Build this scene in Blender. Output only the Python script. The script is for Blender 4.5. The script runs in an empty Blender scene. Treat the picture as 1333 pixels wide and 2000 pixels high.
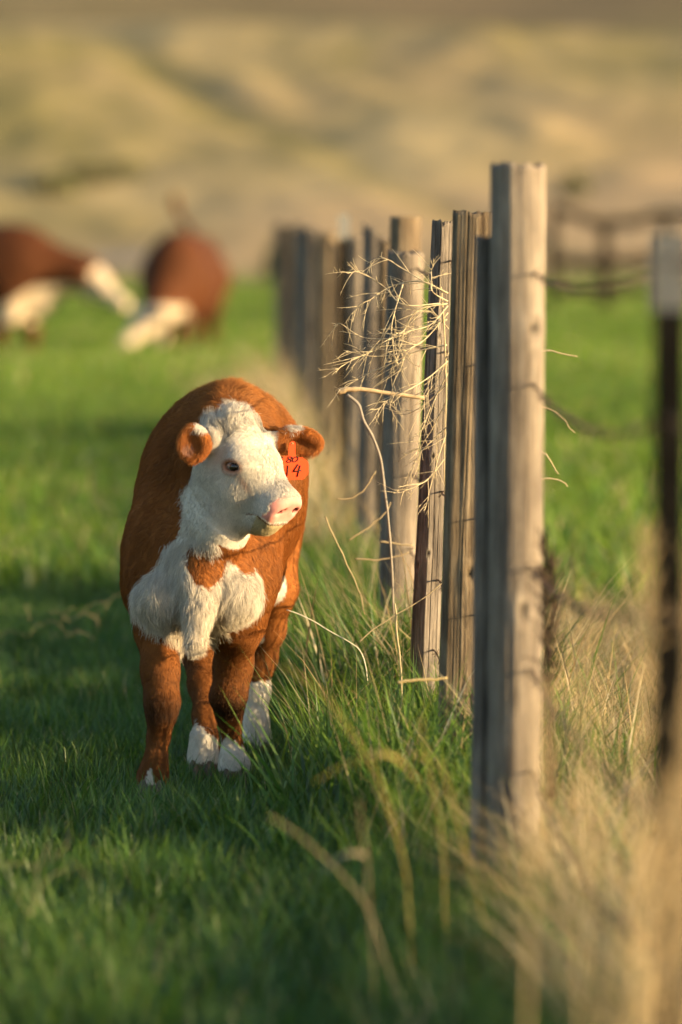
import bpy, math, random
import numpy as np
from mathutils import Vector, Matrix

SKIP = set()
rng = np.random.default_rng(7)
random.seed(7)
SC = bpy.context.scene
COL = SC.collection

# ------------------------------------------------------------------ camera
FPX = 11108.0            # 200 mm lens on a 24 mm wide frame, in photo pixels (1333 wide)
CAM_H = 1.396
PITCH = math.atan((1000 - 465) / FPX)
cam = bpy.data.cameras.new('camera')
cam.lens = 200; cam.sensor_fit = 'HORIZONTAL'; cam.sensor_width = 24
cam.clip_start = 0.1; cam.clip_end = 6000
cam.dof.use_dof = True; cam.dof.focus_distance = 14.2; cam.dof.aperture_fstop = 2.6
camo = bpy.data.objects.new('camera', cam); COL.objects.link(camo)
camo.location = (0, 0, CAM_H)
camo.rotation_euler = (math.pi / 2 - PITCH, 0, 0)
SC.camera = camo

# ------------------------------------------------------------------ light
SUN_AZ = math.radians(70)      # from straight behind the camera towards the right
SUN_EL = math.radians(10.5)
to_sun = Vector((math.sin(SUN_AZ) * math.cos(SUN_EL), -math.cos(SUN_AZ) * math.cos(SUN_EL), math.sin(SUN_EL)))
world = bpy.data.worlds.new('World'); SC.world = world; world.use_nodes = True
wn = world.node_tree
sky = wn.nodes.new('ShaderNodeTexSky'); sky.sky_type = 'NISHITA'; sky.sun_disc = False
sky.sun_elevation = SUN_EL
sky.sun_rotation = math.atan2(to_sun.x, to_sun.y)
sky.air_density = 1.0; sky.dust_density = 1.0; sky.ozone_density = 1.0
bg = wn.nodes['Background']; bg.inputs['Strength'].default_value = 0.105
wn.links.new(sky.outputs[0], bg.inputs['Color'])
sl = bpy.data.lights.new('sun', 'SUN'); sl.energy = 5.0; sl.angle = math.radians(0.6); sl.color = (1.0, 0.73, 0.39)
so = bpy.data.objects.new('sun', sl); COL.objects.link(so)
so.rotation_euler = to_sun.to_track_quat('Z', 'Y').to_euler()
so.location = (20, -10, 10)

SC.view_settings.view_transform = 'Standard'; SC.view_settings.look = 'None'
SC.view_settings.exposure = 1.36; SC.view_settings.gamma = 1.0
SC.view_settings.use_curve_mapping = False
SC.cycles.use_denoising = True
SC.cycles.max_bounces = 4; SC.cycles.diffuse_bounces = 2; SC.cycles.transmission_bounces = 2; SC.cycles.glossy_bounces = 1
SC.cycles.transparent_max_bounces = 8
SC.cycles.sample_clamp_indirect = 6
SC.cycles.use_adaptive_sampling = True; SC.cycles.adaptive_threshold = 0.025; SC.cycles.adaptive_min_samples = 20
SC.cycles_curves.shape = 'RIBBONS'

# ------------------------------------------------------------------ helpers
def W(px, py, d):
    """point at distance d (world y) seen at photo pixel (px, py)"""
    a = (px - 666.5) / FPX; b = (1000 - py) / FPX
    c, s = math.cos(PITCH), math.sin(PITCH)
    y = c + b * s; z = -s + b * c
    return np.array([a * d / y, d, CAM_H + z * d / y])

def link(o, parent=None):
    COL.objects.link(o)
    if parent is not None: o.parent = parent
    return o
def tag(o, label=None, cat=None, group=None, kind=None):
    if label: o['label'] = label
    if cat: o['category'] = cat
    if group: o['group'] = group
    if kind: o['kind'] = kind
    return o
def empty(name, loc, label, cat, group=None):
    o = bpy.data.objects.new(name, None); link(o); o.location = loc
    o.empty_display_size = 0.1
    return tag(o, label, cat, group)
def mesh_np(name, V, F, mat=None, smooth=True):
    """V (n,3); F (m,3) or (m,4) arrays, or list of such arrays"""
    me = bpy.data.meshes.new(name)
    Fs = F if isinstance(F, list) else [F]
    Fs = [np.asarray(f, dtype=np.int32) for f in Fs if len(f)]
    V = np.asarray(V, dtype=np.float32)
    me.vertices.add(len(V)); me.vertices.foreach_set('co', V.ravel())
    nl = sum(f.size for f in Fs); npoly = sum(len(f) for f in Fs)
    me.loops.add(nl); me.polygons.add(npoly)
    me.loops.foreach_set('vertex_index', np.concatenate([f.ravel() for f in Fs]))
    tot = np.concatenate([np.full(len(f), f.shape[1], np.int32) for f in Fs])
    start = np.concatenate([[0], np.cumsum(tot)[:-1]]).astype(np.int32)
    me.polygons.foreach_set('loop_start', start); me.polygons.foreach_set('loop_total', tot)
    me.polygons.foreach_set('use_smooth', np.full(npoly, smooth, dtype=bool))
    me.update(calc_edges=True); me.validate()
    if mat: me.materials.append(mat)
    return me
def set_color(me, name, C):
    C = np.asarray(C, dtype=np.float32)
    if C.shape[1] == 3: C = np.hstack([C, np.ones((len(C), 1), np.float32)])
    at = me.attributes.new(name, 'FLOAT_COLOR', 'POINT')
    at.data.foreach_set('color', C.ravel())
def obj(name, me, parent=None, loc=(0, 0, 0)):
    o = bpy.data.objects.new(name, me); link(o, parent); o.location = loc
    return o

def _hash(i, j, k, seed):
    h = (i * 374761393 + j * 668265263 + k * 2147483647 + seed * 1274126177) & 0xFFFFFFFF
    h = ((h ^ (h >> 13)) * 1274126177) & 0xFFFFFFFF
    h = (h ^ (h >> 16)) & 0xFFFF
    return h / 65535.0
def vnoise(P, seed=0):
    P = np.asarray(P, float); I = np.floor(P).astype(np.int64); f = P - I; f = f * f * (3 - 2 * f)
    r = 0
    for a in (0, 1):
        for b in (0, 1):
            for c in (0, 1):
                w = (f[:, 0] if a else 1 - f[:, 0]) * (f[:, 1] if b else 1 - f[:, 1]) * (f[:, 2] if c else 1 - f[:, 2])
                r = r + w * _hash(I[:, 0] + a, I[:, 1] + b, I[:, 2] + c, seed)
    return r * 2 - 1
def fbm(P, oct=4, seed=0):
    P = np.asarray(P, float); r = 0; a = 1.0; s = 0
    for o in range(oct):
        r = r + a * vnoise(P * 2 ** o + 17.3 * o, seed + o); s += a; a *= 0.5
    return r / s
def sstep(a, b, x):
    t = np.clip((x - a) / (b - a), 0, 1); return t * t * (3 - 2 * t)
def in_poly(X, Z, poly):
    poly = np.asarray(poly); r = np.zeros(len(X), bool); n = len(poly)
    for i in range(n):
        x0, z0 = poly[i]; x1, z1 = poly[(i + 1) % n]
        if z0 == z1: continue
        c = ((z0 > Z) != (z1 > Z)) & (X < (x1 - x0) * (Z - z0) / (z1 - z0) + x0)
        r ^= c
    return r

# ---- materials
def new_mat(name):
    m = bpy.data.materials.new(name); m.use_nodes = True
    nt = m.node_tree; return m, nt, nt.nodes['Principled BSDF']
def N(nt, t, **kw):
    n = nt.nodes.new(t)
    for k, v in kw.items():
        if k.startswith('_'): setattr(n, k[1:], v)
        else: n.inputs[k.replace('__', ' ')].default_value = v
    return n
def attr_mat(name, attr, rough=0.9, spec=0.2, noise=None, sheen=0, bump=None):
    m, nt, b = new_mat(name)
    a = N(nt, 'ShaderNodeAttribute', _attribute_name=attr)
    out = a.outputs['Color']
    if noise:
        tc = N(nt, 'ShaderNodeTexCoord'); nz = N(nt, 'ShaderNodeTexNoise', Scale=noise[0], Detail=6.0)
        nt.links.new(tc.outputs['Object'], nz.inputs['Vector'])
        mr = N(nt, 'ShaderNodeMapRange'); mr.inputs[3].default_value = 1 - noise[1]; mr.inputs[4].default_value = 1 + noise[1]
        nt.links.new(nz.outputs[0], mr.inputs[0])
        mx = N(nt, 'ShaderNodeVectorMath', _operation='SCALE')
        nt.links.new(out, mx.inputs[0]); nt.links.new(mr.outputs[0], mx.inputs['Scale'])
        out = mx.outputs[0]
        if bump:
            bp = N(nt, 'ShaderNodeBump', Strength=bump[0], Distance=bump[1])
            nt.links.new(nz.outputs[0], bp.inputs['Height']); nt.links.new(bp.outputs[0], b.inputs['Normal'])
    nt.links.new(out, b.inputs['Base Color'])
    b.inputs['Roughness'].default_value = rough; b.inputs['Specular IOR Level'].default_value = spec
    if sheen: b.inputs['Sheen Weight'].default_value = sheen
    return m
def plain_mat(name, col, rough=0.6, spec=0.4, metal=0, nscale=None, namt=0.2):
    m, nt, b = new_mat(name)
    b.inputs['Base Color'].default_value = (*col, 1); b.inputs['Roughness'].default_value = rough
    b.inputs['Specular IOR Level'].default_value = spec; b.inputs['Metallic'].default_value = metal
    if nscale:
        tc = N(nt, 'ShaderNodeTexCoord'); nz = N(nt, 'ShaderNodeTexNoise', Scale=nscale, Detail=5.0)
        nt.links.new(tc.outputs['Object'], nz.inputs['Vector'])
        r = N(nt, 'ShaderNodeValToRGB')
        r.color_ramp.elements[0].position = .3; r.color_ramp.elements[1].position = .7
        r.color_ramp.elements[0].color = (*[c * (1 - namt) for c in col], 1)
        r.color_ramp.elements[1].color = (*[min(1, c * (1 + namt)) for c in col], 1)
        nt.links.new(nz.outputs[0], r.inputs[0]); nt.links.new(r.outputs[0], b.inputs['Base Color'])
    return m
def leaf_mat(name, attr='col', trans=0.45):
    m = bpy.data.materials.new(name); m.use_nodes = True; nt = m.node_tree; nt.nodes.clear()
    a = N(nt, 'ShaderNodeAttribute', _attribute_name=attr)
    oi = N(nt, 'ShaderNodeObjectInfo')
    hs = N(nt, 'ShaderNodeHueSaturation')
    mr = N(nt, 'ShaderNodeMapRange'); mr.inputs[3].default_value = .72; mr.inputs[4].default_value = 1.3
    nt.links.new(oi.outputs['Random'], mr.inputs[0]); nt.links.new(mr.outputs[0], hs.inputs['Value'])
    nt.links.new(a.outputs['Color'], hs.inputs['Color'])
    d = N(nt, 'ShaderNodeBsdfDiffuse'); t = N(nt, 'ShaderNodeBsdfTranslucent')
    g = N(nt, 'ShaderNodeBsdfGlossy', Roughness=0.45); g.inputs['Color'].default_value = (1, 1, 1, 1)
    nt.links.new(hs.outputs[0], d.inputs['Color']); nt.links.new(hs.outputs[0], t.inputs['Color'])
    mx = N(nt, 'ShaderNodeMixShader', Fac=trans); nt.links.new(d.outputs[0], mx.inputs[1]); nt.links.new(t.outputs[0], mx.inputs[2])
    m2 = N(nt, 'ShaderNodeMixShader', Fac=0.035); nt.links.new(mx.outputs[0], m2.inputs[1]); nt.links.new(g.outputs[0], m2.inputs[2])
    o = N(nt, 'ShaderNodeOutputMaterial'); nt.links.new(m2.outputs[0], o.inputs[0])
    return m

# ---- tubes
def tube(P, R, seg=6, cap=True):
    """list of points and radii -> V, F(quads), caps as tris"""
    P = np.asarray(P, float); n = len(P); R = np.broadcast_to(np.asarray(R, float), (n,))
    T = np.gradient(P, axis=0); T /= np.linalg.norm(T, axis=1)[:, None] + 1e-12
    ref = np.array([0, 0, 1.0]) if abs(T[0][2]) < .9 else np.array([1.0, 0, 0])
    u = np.cross(T[0], ref); u /= np.linalg.norm(u)
    V = []
    ang = np.linspace(0, 2 * math.pi, seg, endpoint=False)
    for i in range(n):
        u = u - T[i] * (u @ T[i]); u /= np.linalg.norm(u) + 1e-12
        v = np.cross(T[i], u)
        V.append(P[i] + R[i] * (np.cos(ang)[:, None] * u + np.sin(ang)[:, None] * v))
    V = np.concatenate(V)
    F = []
    for i in range(n - 1):
        for j in range(seg):
            k = (j + 1) % seg
            F.append((i * seg + j, i * seg + k, (i + 1) * seg + k, (i + 1) * seg + j))
    T3 = []
    if cap:
        for base, rev in ((0, True), ((n - 1) * seg, False)):
            for j in range(1, seg - 1):
                t = (base, base + j, base + j + 1)
                T3.append(t[::-1] if rev else t)
    return V, np.array(F, np.int32), np.array(T3, np.int32).reshape(-1, 3)
class MB:
    def __init__(s): s.V = []; s.Q = []; s.T = []; s.n = 0; s.C = []
    def add(s, V, Q=None, T=None, C=None):
        V = np.asarray(V, float)
        s.V.append(V)
        if Q is not None and len(Q): s.Q.append(np.asarray(Q) + s.n)
        if T is not None and len(T): s.T.append(np.asarray(T) + s.n)
        if C is not None: s.C.append(np.broadcast_to(np.asarray(C, float), (len(V), 3)))
        s.n += len(V)
    def tube(s, P, R, seg=6, C=None):
        V, Q, T = tube(P, R, seg); s.add(V, Q, T, C)
    def box(s, c, h, M=None, C=None):
        X = np.array([[x, y, z] for x in (-1, 1) for y in (-1, 1) for z in (-1, 1)], float) * np.asarray(h)
        if M is not None: X = X @ np.asarray(M).T
        s.add(X + np.asarray(c), [(0, 1, 3, 2), (4, 6, 7, 5), (0, 4, 5, 1), (2, 3, 7, 6), (0, 2, 6, 4), (1, 5, 7, 3)], None, C)
    def build(s, name, mat, parent=None, smooth=True, attr='col', loc=None):
        V = np.concatenate(s.V)
        if loc is not None: V = V - np.asarray(loc)
        Fs = []
        if s.Q: Fs.append(np.concatenate(s.Q))
        if s.T: Fs.append(np.concatenate(s.T))
        me = mesh_np(name, V, Fs, mat, smooth)
        if s.C and len(me.vertices) == s.n: set_color(me, attr, np.concatenate(s.C))
        o = bpy.data.objects.new(name, me); link(o, parent)
        if loc is not None and parent is None: o.location = loc
        return o
def spline(pts, n):
    """Catmull-Rom through pts, n samples"""
    P = np.asarray(pts, float); P = np.vstack([2 * P[0] - P[1], P, 2 * P[-1] - P[-2]])
    m = len(P) - 3; out = []
    for t in np.linspace(0, m - 1e-6, n):
        i = int(t); f = t - i; a, b, c, d = P[i], P[i + 1], P[i + 2], P[i + 3]
        out.append(.5 * ((2 * b) + (-a + c) * f + (2 * a - 5 * b + 4 * c - d) * f * f + (-a + 3 * b - 3 * c + d) * f ** 3))
    return np.array(out)

# ------------------------------------------------------------------ terrain
def fence_x(d): return 0.75 - 0.0307 * d
def ground_z(x, y):
    x = np.asarray(x, float); y = np.asarray(y, float)
    u = x - fence_x(y)
    near = np.exp(-(y / 60.0) ** 2)
    z = 0.07 * np.exp(-(u / 0.32) ** 2) * near + 0.05 * sstep(0.2, 1.5, u) * near
    P = np.stack([x * 1.3, y * 0.9, 0 * x], 1) if x.ndim == 1 else None
    if P is not None:
        z = z + 0.014 * vnoise(P, 3) * near
        z = z + sstep(17, 26, y) * (1 - sstep(120, 180, y)) * (.10 * vnoise(np.stack([x * .16, y * .11, 0 * x], 1), 13) + .045 * vnoise(np.stack([x * .5, y * .4, 0 * x], 1), 14))
    return z
def gz(x, y): return float(ground_z(np.array([x]), np.array([y]))[0])

def sheet(name, ys, xs_of, zf, mat):
    V = []; nx = None
    for y in ys:
        xs = xs_of(y); nx = len(xs)
        V.append(np.stack([xs, np.full(nx, y), zf(xs, np.full(nx, y))], 1))
    V = np.concatenate(V); ny = len(ys)
    i, j = np.meshgrid(np.arange(ny - 1), np.arange(nx - 1), indexing='ij')
    a = (i * nx + j).ravel()
    F = np.stack([a, a + 1, a + nx + 1, a + nx], 1)
    me = mesh_np(name, V, F, mat)
    o = bpy.data.objects.new(name, me); link(o); o['kind'] = 'structure'; return o

def pasture_mat():
    m, nt, b = new_mat('pasture_ground')
    tc = N(nt, 'ShaderNodeTexCoord')
    n1 = N(nt, 'ShaderNodeTexNoise', Scale=0.22, Detail=5.0); n2 = N(nt, 'ShaderNodeTexNoise', Scale=30.0, Detail=6.0)
    nt.links.new(tc.outputs['Object'], n1.inputs['Vector']); nt.links.new(tc.outputs['Object'], n2.inputs['Vector'])
    r = N(nt, 'ShaderNodeValToRGB'); r.color_ramp.elements[0].color = (.06, .09, .014, 1); r.color_ramp.elements[1].color = (.12, .15, .024, 1)
    r.color_ramp.elements[0].position = .35; r.color_ramp.elements[1].position = .65
    nt.links.new(n1.outputs[0], r.inputs[0])
    r2 = N(nt, 'ShaderNodeValToRGB'); r2.color_ramp.elements[0].color = (.6, .5, .4, 1); r2.color_ramp.elements[1].color = (1, 1, 1, 1)
    r2.color_ramp.elements[0].position = .4; r2.color_ramp.elements[1].position = .6
    nt.links.new(n2.outputs[0], r2.inputs[0])
    mx = N(nt, 'ShaderNodeMix', _data_type='RGBA', _blend_type='MULTIPLY'); mx.inputs[0].default_value = 1
    nt.links.new(r.outputs[0], mx.inputs[6]); nt.links.new(r2.outputs[0], mx.inputs[7])
    # the mown green stops about 125 m out, dry field beyond
    sx = N(nt, 'ShaderNodeSeparateXYZ'); nt.links.new(tc.outputs['Object'], sx.inputs[0])
    n3 = N(nt, 'ShaderNodeTexNoise', Scale=0.05, Detail=3.0); nt.links.new(tc.outputs['Object'], n3.inputs['Vector'])
    ad = N(nt, 'ShaderNodeMath', _operation='MULTIPLY_ADD'); ad.inputs[1].default_value = 70; nt.links.new(n3.outputs[0], ad.inputs[0]); nt.links.new(sx.outputs['Y'], ad.inputs[2])
    mr = N(nt, 'ShaderNodeMapRange'); mr.inputs[1].default_value = 150; mr.inputs[2].default_value = 200; nt.links.new(ad.outputs[0], mr.inputs[0])
    m2 = N(nt, 'ShaderNodeMix', _data_type='RGBA'); nt.links.new(mr.outputs[0], m2.inputs[0])
    nt.links.new(mx.outputs[2], m2.inputs[6]); m2.inputs[7].default_value = (.30, .26, .10, 1)
    # straw litter across the fence, within the first twenty metres
    u = N(nt, 'ShaderNodeMath', _operation='MULTIPLY_ADD'); u.inputs[1].default_value = .0307; nt.links.new(sx.outputs['Y'], u.inputs[0]); nt.links.new(sx.outputs['X'], u.inputs[2])
    ur = N(nt, 'ShaderNodeMapRange'); ur.inputs[1].default_value = .80; ur.inputs[2].default_value = 1.10; nt.links.new(u.outputs[0], ur.inputs[0])
    yr = N(nt, 'ShaderNodeMapRange'); yr.inputs[1].default_value = 21; yr.inputs[2].default_value = 17; nt.links.new(sx.outputs['Y'], yr.inputs[0])
    mm = N(nt, 'ShaderNodeMath', _operation='MULTIPLY'); nt.links.new(ur.outputs[0], mm.inputs[0]); nt.links.new(yr.outputs[0], mm.inputs[1])
    m3 = N(nt, 'ShaderNodeMix', _data_type='RGBA'); nt.links.new(mm.outputs[0], m3.inputs[0]); nt.links.new(m2.outputs[2], m3.inputs[6]); m3.inputs[7].default_value = (.33, .25, .13, 1)
    nt.links.new(m3.outputs[2], b.inputs['Base Color']); b.inputs['Roughness'].default_value = 1; b.inputs['Specular IOR Level'].default_value = 0.05
    bp = N(nt, 'ShaderNodeBump', Strength=.6, Distance=.03); nt.links.new(n2.outputs[0], bp.inputs['Height']); nt.links.new(bp.outputs[0], b.inputs['Normal'])
    return m
ys = np.concatenate([np.linspace(-40, 6, 12), np.linspace(6.5, 40, 120), 40 * np.exp(np.linspace(0.02, math.log(235 / 40), 60))])
def xs_of(y):
    w = 4 + abs(y) * .9
    t = np.linspace(-1, 1, 121); return np.sign(t) * np.abs(t) ** 1.6 * (w + 30) + 0.3
sheet('pasture_ground', ys, xs_of, ground_z, pasture_mat())

def hill_z(x, y):
    d = np.maximum(y - 236, 0)
    crest = 64 - .16 * x * sstep(-40, 40, x)
    z = .205 * (d - 8 * (1 - np.exp(-d / 8))) + 0 * x
    top = .205 * (crest - 8)
    z = np.where(z > top, top + 2.0 * (1 - np.exp(-(z - top) / 2.0)), z)
    k = sstep(0, 14, d)
    v = (x + 10.9) * .934 + (y - 297) * .356 + 1.2 * vnoise(np.stack([y / 7, 0 * y, 0 * y], 1), 4)
    z = z - .26 * k * np.exp(-(v / 1.4) ** 2)
    P = np.stack([x / 9.5 + d / 30, d / 13 - x / 40, 0 * x], 1)
    z = z + k * (.75 * fbm(P, 4, 11) + .22 * fbm(np.stack([x / 2.6 + d / 9, d / 4.5, 0 * x], 1), 3, 23))
    return z
def hill_mat(name, cols, scale):
    m, nt, b = new_mat(name)
    tc = N(nt, 'ShaderNodeTexCoord')
    mp = N(nt, 'ShaderNodeMapping'); mp.inputs['Rotation'].default_value = (0, 0, math.radians(28)); mp.inputs['Scale'].default_value = (.55, .32, .0)
    nt.links.new(tc.outputs['Object'], mp.inputs[0])
    n1 = N(nt, 'ShaderNodeTexNoise', Scale=scale, Detail=5.0, Roughness=.55); nt.links.new(mp.outputs[0], n1.inputs['Vector'])
    n2 = N(nt, 'ShaderNodeTexNoise', Scale=scale * 9, Detail=8.0, Roughness=.75); nt.links.new(mp.outputs[0], n2.inputs['Vector'])
    n3 = N(nt, 'ShaderNodeTexNoise', Scale=scale * .45, Detail=2.0); nt.links.new(mp.outputs[0], n3.inputs['Vector'])
    r = N(nt, 'ShaderNodeValToRGB'); e = r.color_ramp.elements
    e[0].position = .33; e[0].color = (*cols[0], 1); e[1].position = .68; e[1].color = (*cols[2], 1)
    x = e.new(.5); x.color = (*cols[1], 1)
    ad = N(nt, 'ShaderNodeMath', _operation='MULTIPLY_ADD'); ad.inputs[1].default_value = .55
    s2 = N(nt, 'ShaderNodeMath', _operation='SUBTRACT'); s2.inputs[1].default_value = .5
    nt.links.new(n2.outputs[0], s2.inputs[0]); nt.links.new(s2.outputs[0], ad.inputs[0]); nt.links.new(n1.outputs[0], ad.inputs[2])
    nt.links.new(ad.outputs[0], r.inputs[0])
    mx = N(nt, 'ShaderNodeMix', _data_type='RGBA'); mr = N(nt, 'ShaderNodeMapRange'); mr.inputs[1].default_value = .5; mr.inputs[2].default_value = .62
    mr.inputs[4].default_value = .75
    nt.links.new(n3.outputs[0], mr.inputs[0]); nt.links.new(mr.outputs[0], mx.inputs[0])
    nt.links.new(r.outputs[0], mx.inputs[6]); mx.inputs[7].default_value = (*cols[3], 1)
    # greener growth along the gully that runs down the slope
    sx = N(nt, 'ShaderNodeVectorMath', _operation='DOT_PRODUCT'); sx.inputs[1].default_value = (.934, .356, 0); nt.links.new(tc.outputs['Object'], sx.inputs[0])
    n4 = N(nt, 'ShaderNodeTexNoise', Scale=.22, Detail=4.0); nt.links.new(tc.outputs['Object'], n4.inputs['Vector'])
    o4 = N(nt, 'ShaderNodeMath', _operation='MULTIPLY_ADD'); o4.inputs[1].default_value = 5.0; nt.links.new(n4.outputs[0], o4.inputs[0]); nt.links.new(sx.outputs['Value'], o4.inputs[2])
    s4 = N(nt, 'ShaderNodeMath', _operation='SUBTRACT'); s4.inputs[1].default_value = (-10.9 * .934 + 297 * .356) + 2.5; nt.links.new(o4.outputs[0], s4.inputs[0])
    a4 = N(nt, 'ShaderNodeMath', _operation='ABSOLUTE'); nt.links.new(s4.outputs[0], a4.inputs[0])
    r4 = N(nt, 'ShaderNodeMapRange'); r4.inputs[1].default_value = 2.2; r4.inputs[2].default_value = .3; r4.inputs[4].default_value = .42; nt.links.new(a4.outputs[0], r4.inputs[0])
    m4 = N(nt, 'ShaderNodeMix', _data_type='RGBA'); nt.links.new(r4.outputs[0], m4.inputs[0]); nt.links.new(mx.outputs[2], m4.inputs[6]); m4.inputs[7].default_value = (.13, .13, .04, 1)
    mx = m4
    nt.links.new(mx.outputs[2], b.inputs['Base Color']); b.inputs['Roughness'].default_value = 1; b.inputs['Specular IOR Level'].default_value = 0.0
    return m
hx = lambda y: np.linspace(-1, 1, 301) * (34 + y * .16)
sheet('hillside', np.concatenate([np.linspace(234.9, 300, 190), np.linspace(301, 420, 30)]), hx,
      lambda x, y: np.where(y < 235.2, 0.0, hill_z(x, y)), hill_mat('dry_hillside', [(.215, .188, .082), (.305, .248, .13), (.37, .30, .168), (.42, .305, .19)], 0.11))
def far_z(x, y): return 6 + .115 * (y - 410) + 3.5 * fbm(np.stack([x / 60, y / 70, 0 * x], 1), 4, 31)
sheet('far_hillside', np.linspace(405, 900, 60), lambda y: np.linspace(-1, 1, 121) * (120 + .5 * y), far_z, hill_mat('sagebrush_hillside', [(.12, .11, .06), (.18, .155, .09), (.24, .195, .115), (.21, .16, .10)], 0.03))
def road_sheet():
    V = []; n = 40
    for t in np.linspace(0, 1, n):
        x = -36 + 30 * t; y = 243.5 + 1.2 * math.sin(t * 3) - 2.5 * t
        for s_ in np.linspace(-1, 1, 7): V.append((x, y + s_ * 1.3, 0))
    V = np.array(V); V[:, 2] = hill_z(V[:, 0], V[:, 1]) + .05
    a = (np.arange(n - 1)[:, None] * 7 + np.arange(6)[None]).ravel(); F = np.stack([a, a + 7, a + 8, a + 1], 1)
    o = bpy.data.objects.new('dirt_road', mesh_np('dirt_road', V, F, plain_mat('road_gravel', (.30, .26, .22), 1, .1, nscale=3, namt=.2))); link(o); o['kind'] = 'structure'
road_sheet()

# ------------------------------------------------------------------ SDF modelling
class SDF:
    def __init__(s, lo, hi, h):
        s.lo = np.array(lo, float); s.h = h
        s.n = np.ceil((np.array(hi) - s.lo) / h).astype(int) + 1
        s.f = np.full(s.n, 10.0, np.float32)
    def _win(s, lo, hi):
        i0 = np.clip(np.floor((lo - s.lo) / s.h).astype(int), 0, s.n); i1 = np.clip(np.ceil((hi - s.lo) / s.h).astype(int) + 1, 0, s.n)
        ax = [s.lo[a] + s.h * np.arange(i0[a], i1[a]) for a in range(3)]
        X = np.meshgrid(*ax, indexing='ij', sparse=True)
        return tuple(slice(i0[a], i1[a]) for a in range(3)), X
    def _blend(s, sl, d, k, op):
        a = s.f[sl]
        if op == 'add':
            h = np.maximum(k - np.abs(a - d), 0) / k
            s.f[sl] = np.minimum(a, d) - h * h * k * .25
        else:
            d = -d
            h = np.maximum(k - np.abs(a - d), 0) / k
            s.f[sl] = np.maximum(a, d) + h * h * k * .25
    def cone(s, a, b, ra, rb, k=.03, op='add', sc=None):
        a = np.asarray(a, float); b = np.asarray(b, float); m = max(ra, rb) + k + 2 * s.h
        sl, X = s._win(np.minimum(a, b) - m, np.maximum(a, b) + m)
        ba = b - a; L = ba @ ba + 1e-12
        t = np.clip(sum((X[i] - a[i]) * ba[i] for i in range(3)) / L, 0, 1)
        d = np.sqrt(sum((X[i] - a[i] - t * ba[i]) ** 2 for i in range(3))) - (ra + (rb - ra) * t)
        s._blend(sl, d, k, op)
    def chain(s, pts, k=.03):
        for (a, ra), (b, rb) in zip(pts[:-1], pts[1:]): s.cone(a, b, ra, rb, k)
    def ell(s, c, r, M=None, k=.03, op='add'):
        c = np.asarray(c, float); r = np.asarray(r, float); m = (max(r) if M is not None else r) + k + 2 * s.h
        sl, X = s._win(c - m, c + m)
        D = [X[i] - c[i] for i in range(3)]
        if M is not None: D = [sum(M[i][j] * D[i] for i in range(3)) for j in range(3)]   # columns of M are the local axes
        k0 = np.sqrt(sum((D[i] / r[i]) ** 2 for i in range(3))); k1 = np.sqrt(sum((D[i] / r[i] ** 2) ** 2 for i in range(3))) + 1e-9
        s._blend(sl, k0 * (k0 - 1) / k1, k, op)
    def mesh(s):
        f = s.f; sg = f < 0
        c = np.zeros(np.array(f.shape) - 1, np.int8)
        for a in (0, 1):
            for b in (0, 1):
                for d in (0, 1):
                    c += sg[a:f.shape[0] - 1 + a, b:f.shape[1] - 1 + b, d:f.shape[2] - 1 + d]
        mix = (c > 0) & (c < 8)
        ii = np.argwhere(mix); idx = np.full(c.shape, -1, np.int64); idx[mix] = np.arange(len(ii))
        acc = np.zeros((len(ii), 3)); cnt = np.zeros(len(ii))
        cs = [(a, b, d) for a in (0, 1) for b in (0, 1) for d in (0, 1)]
        for p in cs:
            for q in cs:
                if sum(abs(np.array(p) - q)) != 1 or p > q: continue
                v0 = f[ii[:, 0] + p[0], ii[:, 1] + p[1], ii[:, 2] + p[2]]; v1 = f[ii[:, 0] + q[0], ii[:, 1] + q[1], ii[:, 2] + q[2]]
                x = (v0 < 0) != (v1 < 0); t = np.where(x, v0 / np.where(v0 == v1, 1, v0 - v1), 0)
                acc += np.where(x[:, None], np.array(p) + t[:, None] * (np.array(q) - np.array(p)), 0); cnt += x
        V = s.lo + s.h * (ii + acc / cnt[:, None])
        Q = []
        for ax in range(3):
            o = [0, 0, 0]; o[ax] = 1
            A = sg[:f.shape[0] - o[0], :f.shape[1] - o[1], :f.shape[2] - o[2]]; B = sg[o[0]:, o[1]:, o[2]:]
            e = np.argwhere(A != B); b, d = (ax + 1) % 3, (ax + 2) % 3
            ok = (e[:, b] > 0) & (e[:, d] > 0) & (e[:, b] < c.shape[b]) & (e[:, d] < c.shape[d]); e = e[ok]
            def at(db, dd):
                g = e.copy(); g[:, b] -= db; g[:, d] -= dd; return idx[g[:, 0], g[:, 1], g[:, 2]]
            q = np.stack([at(1, 1), at(0, 1), at(0, 0), at(1, 0)], 1)
            fl = ~A[e[:, 0], e[:, 1], e[:, 2]]; q[fl] = q[fl][:, ::-1]; Q.append(q)
        Q = np.concatenate(Q); Q = Q[(Q >= 0).all(1)]
        return V, Q
def vert_normals(V, Q):
    fn = np.cross(V[Q[:, 2]] - V[Q[:, 0]], V[Q[:, 3]] - V[Q[:, 1]])
    Nn = np.zeros_like(V)
    for i in range(4):
        for a in range(3): Nn[:, a] += np.bincount(Q[:, i], fn[:, a], len(V))
    return Nn / (np.linalg.norm(Nn, axis=1)[:, None] + 1e-12), fn
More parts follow.
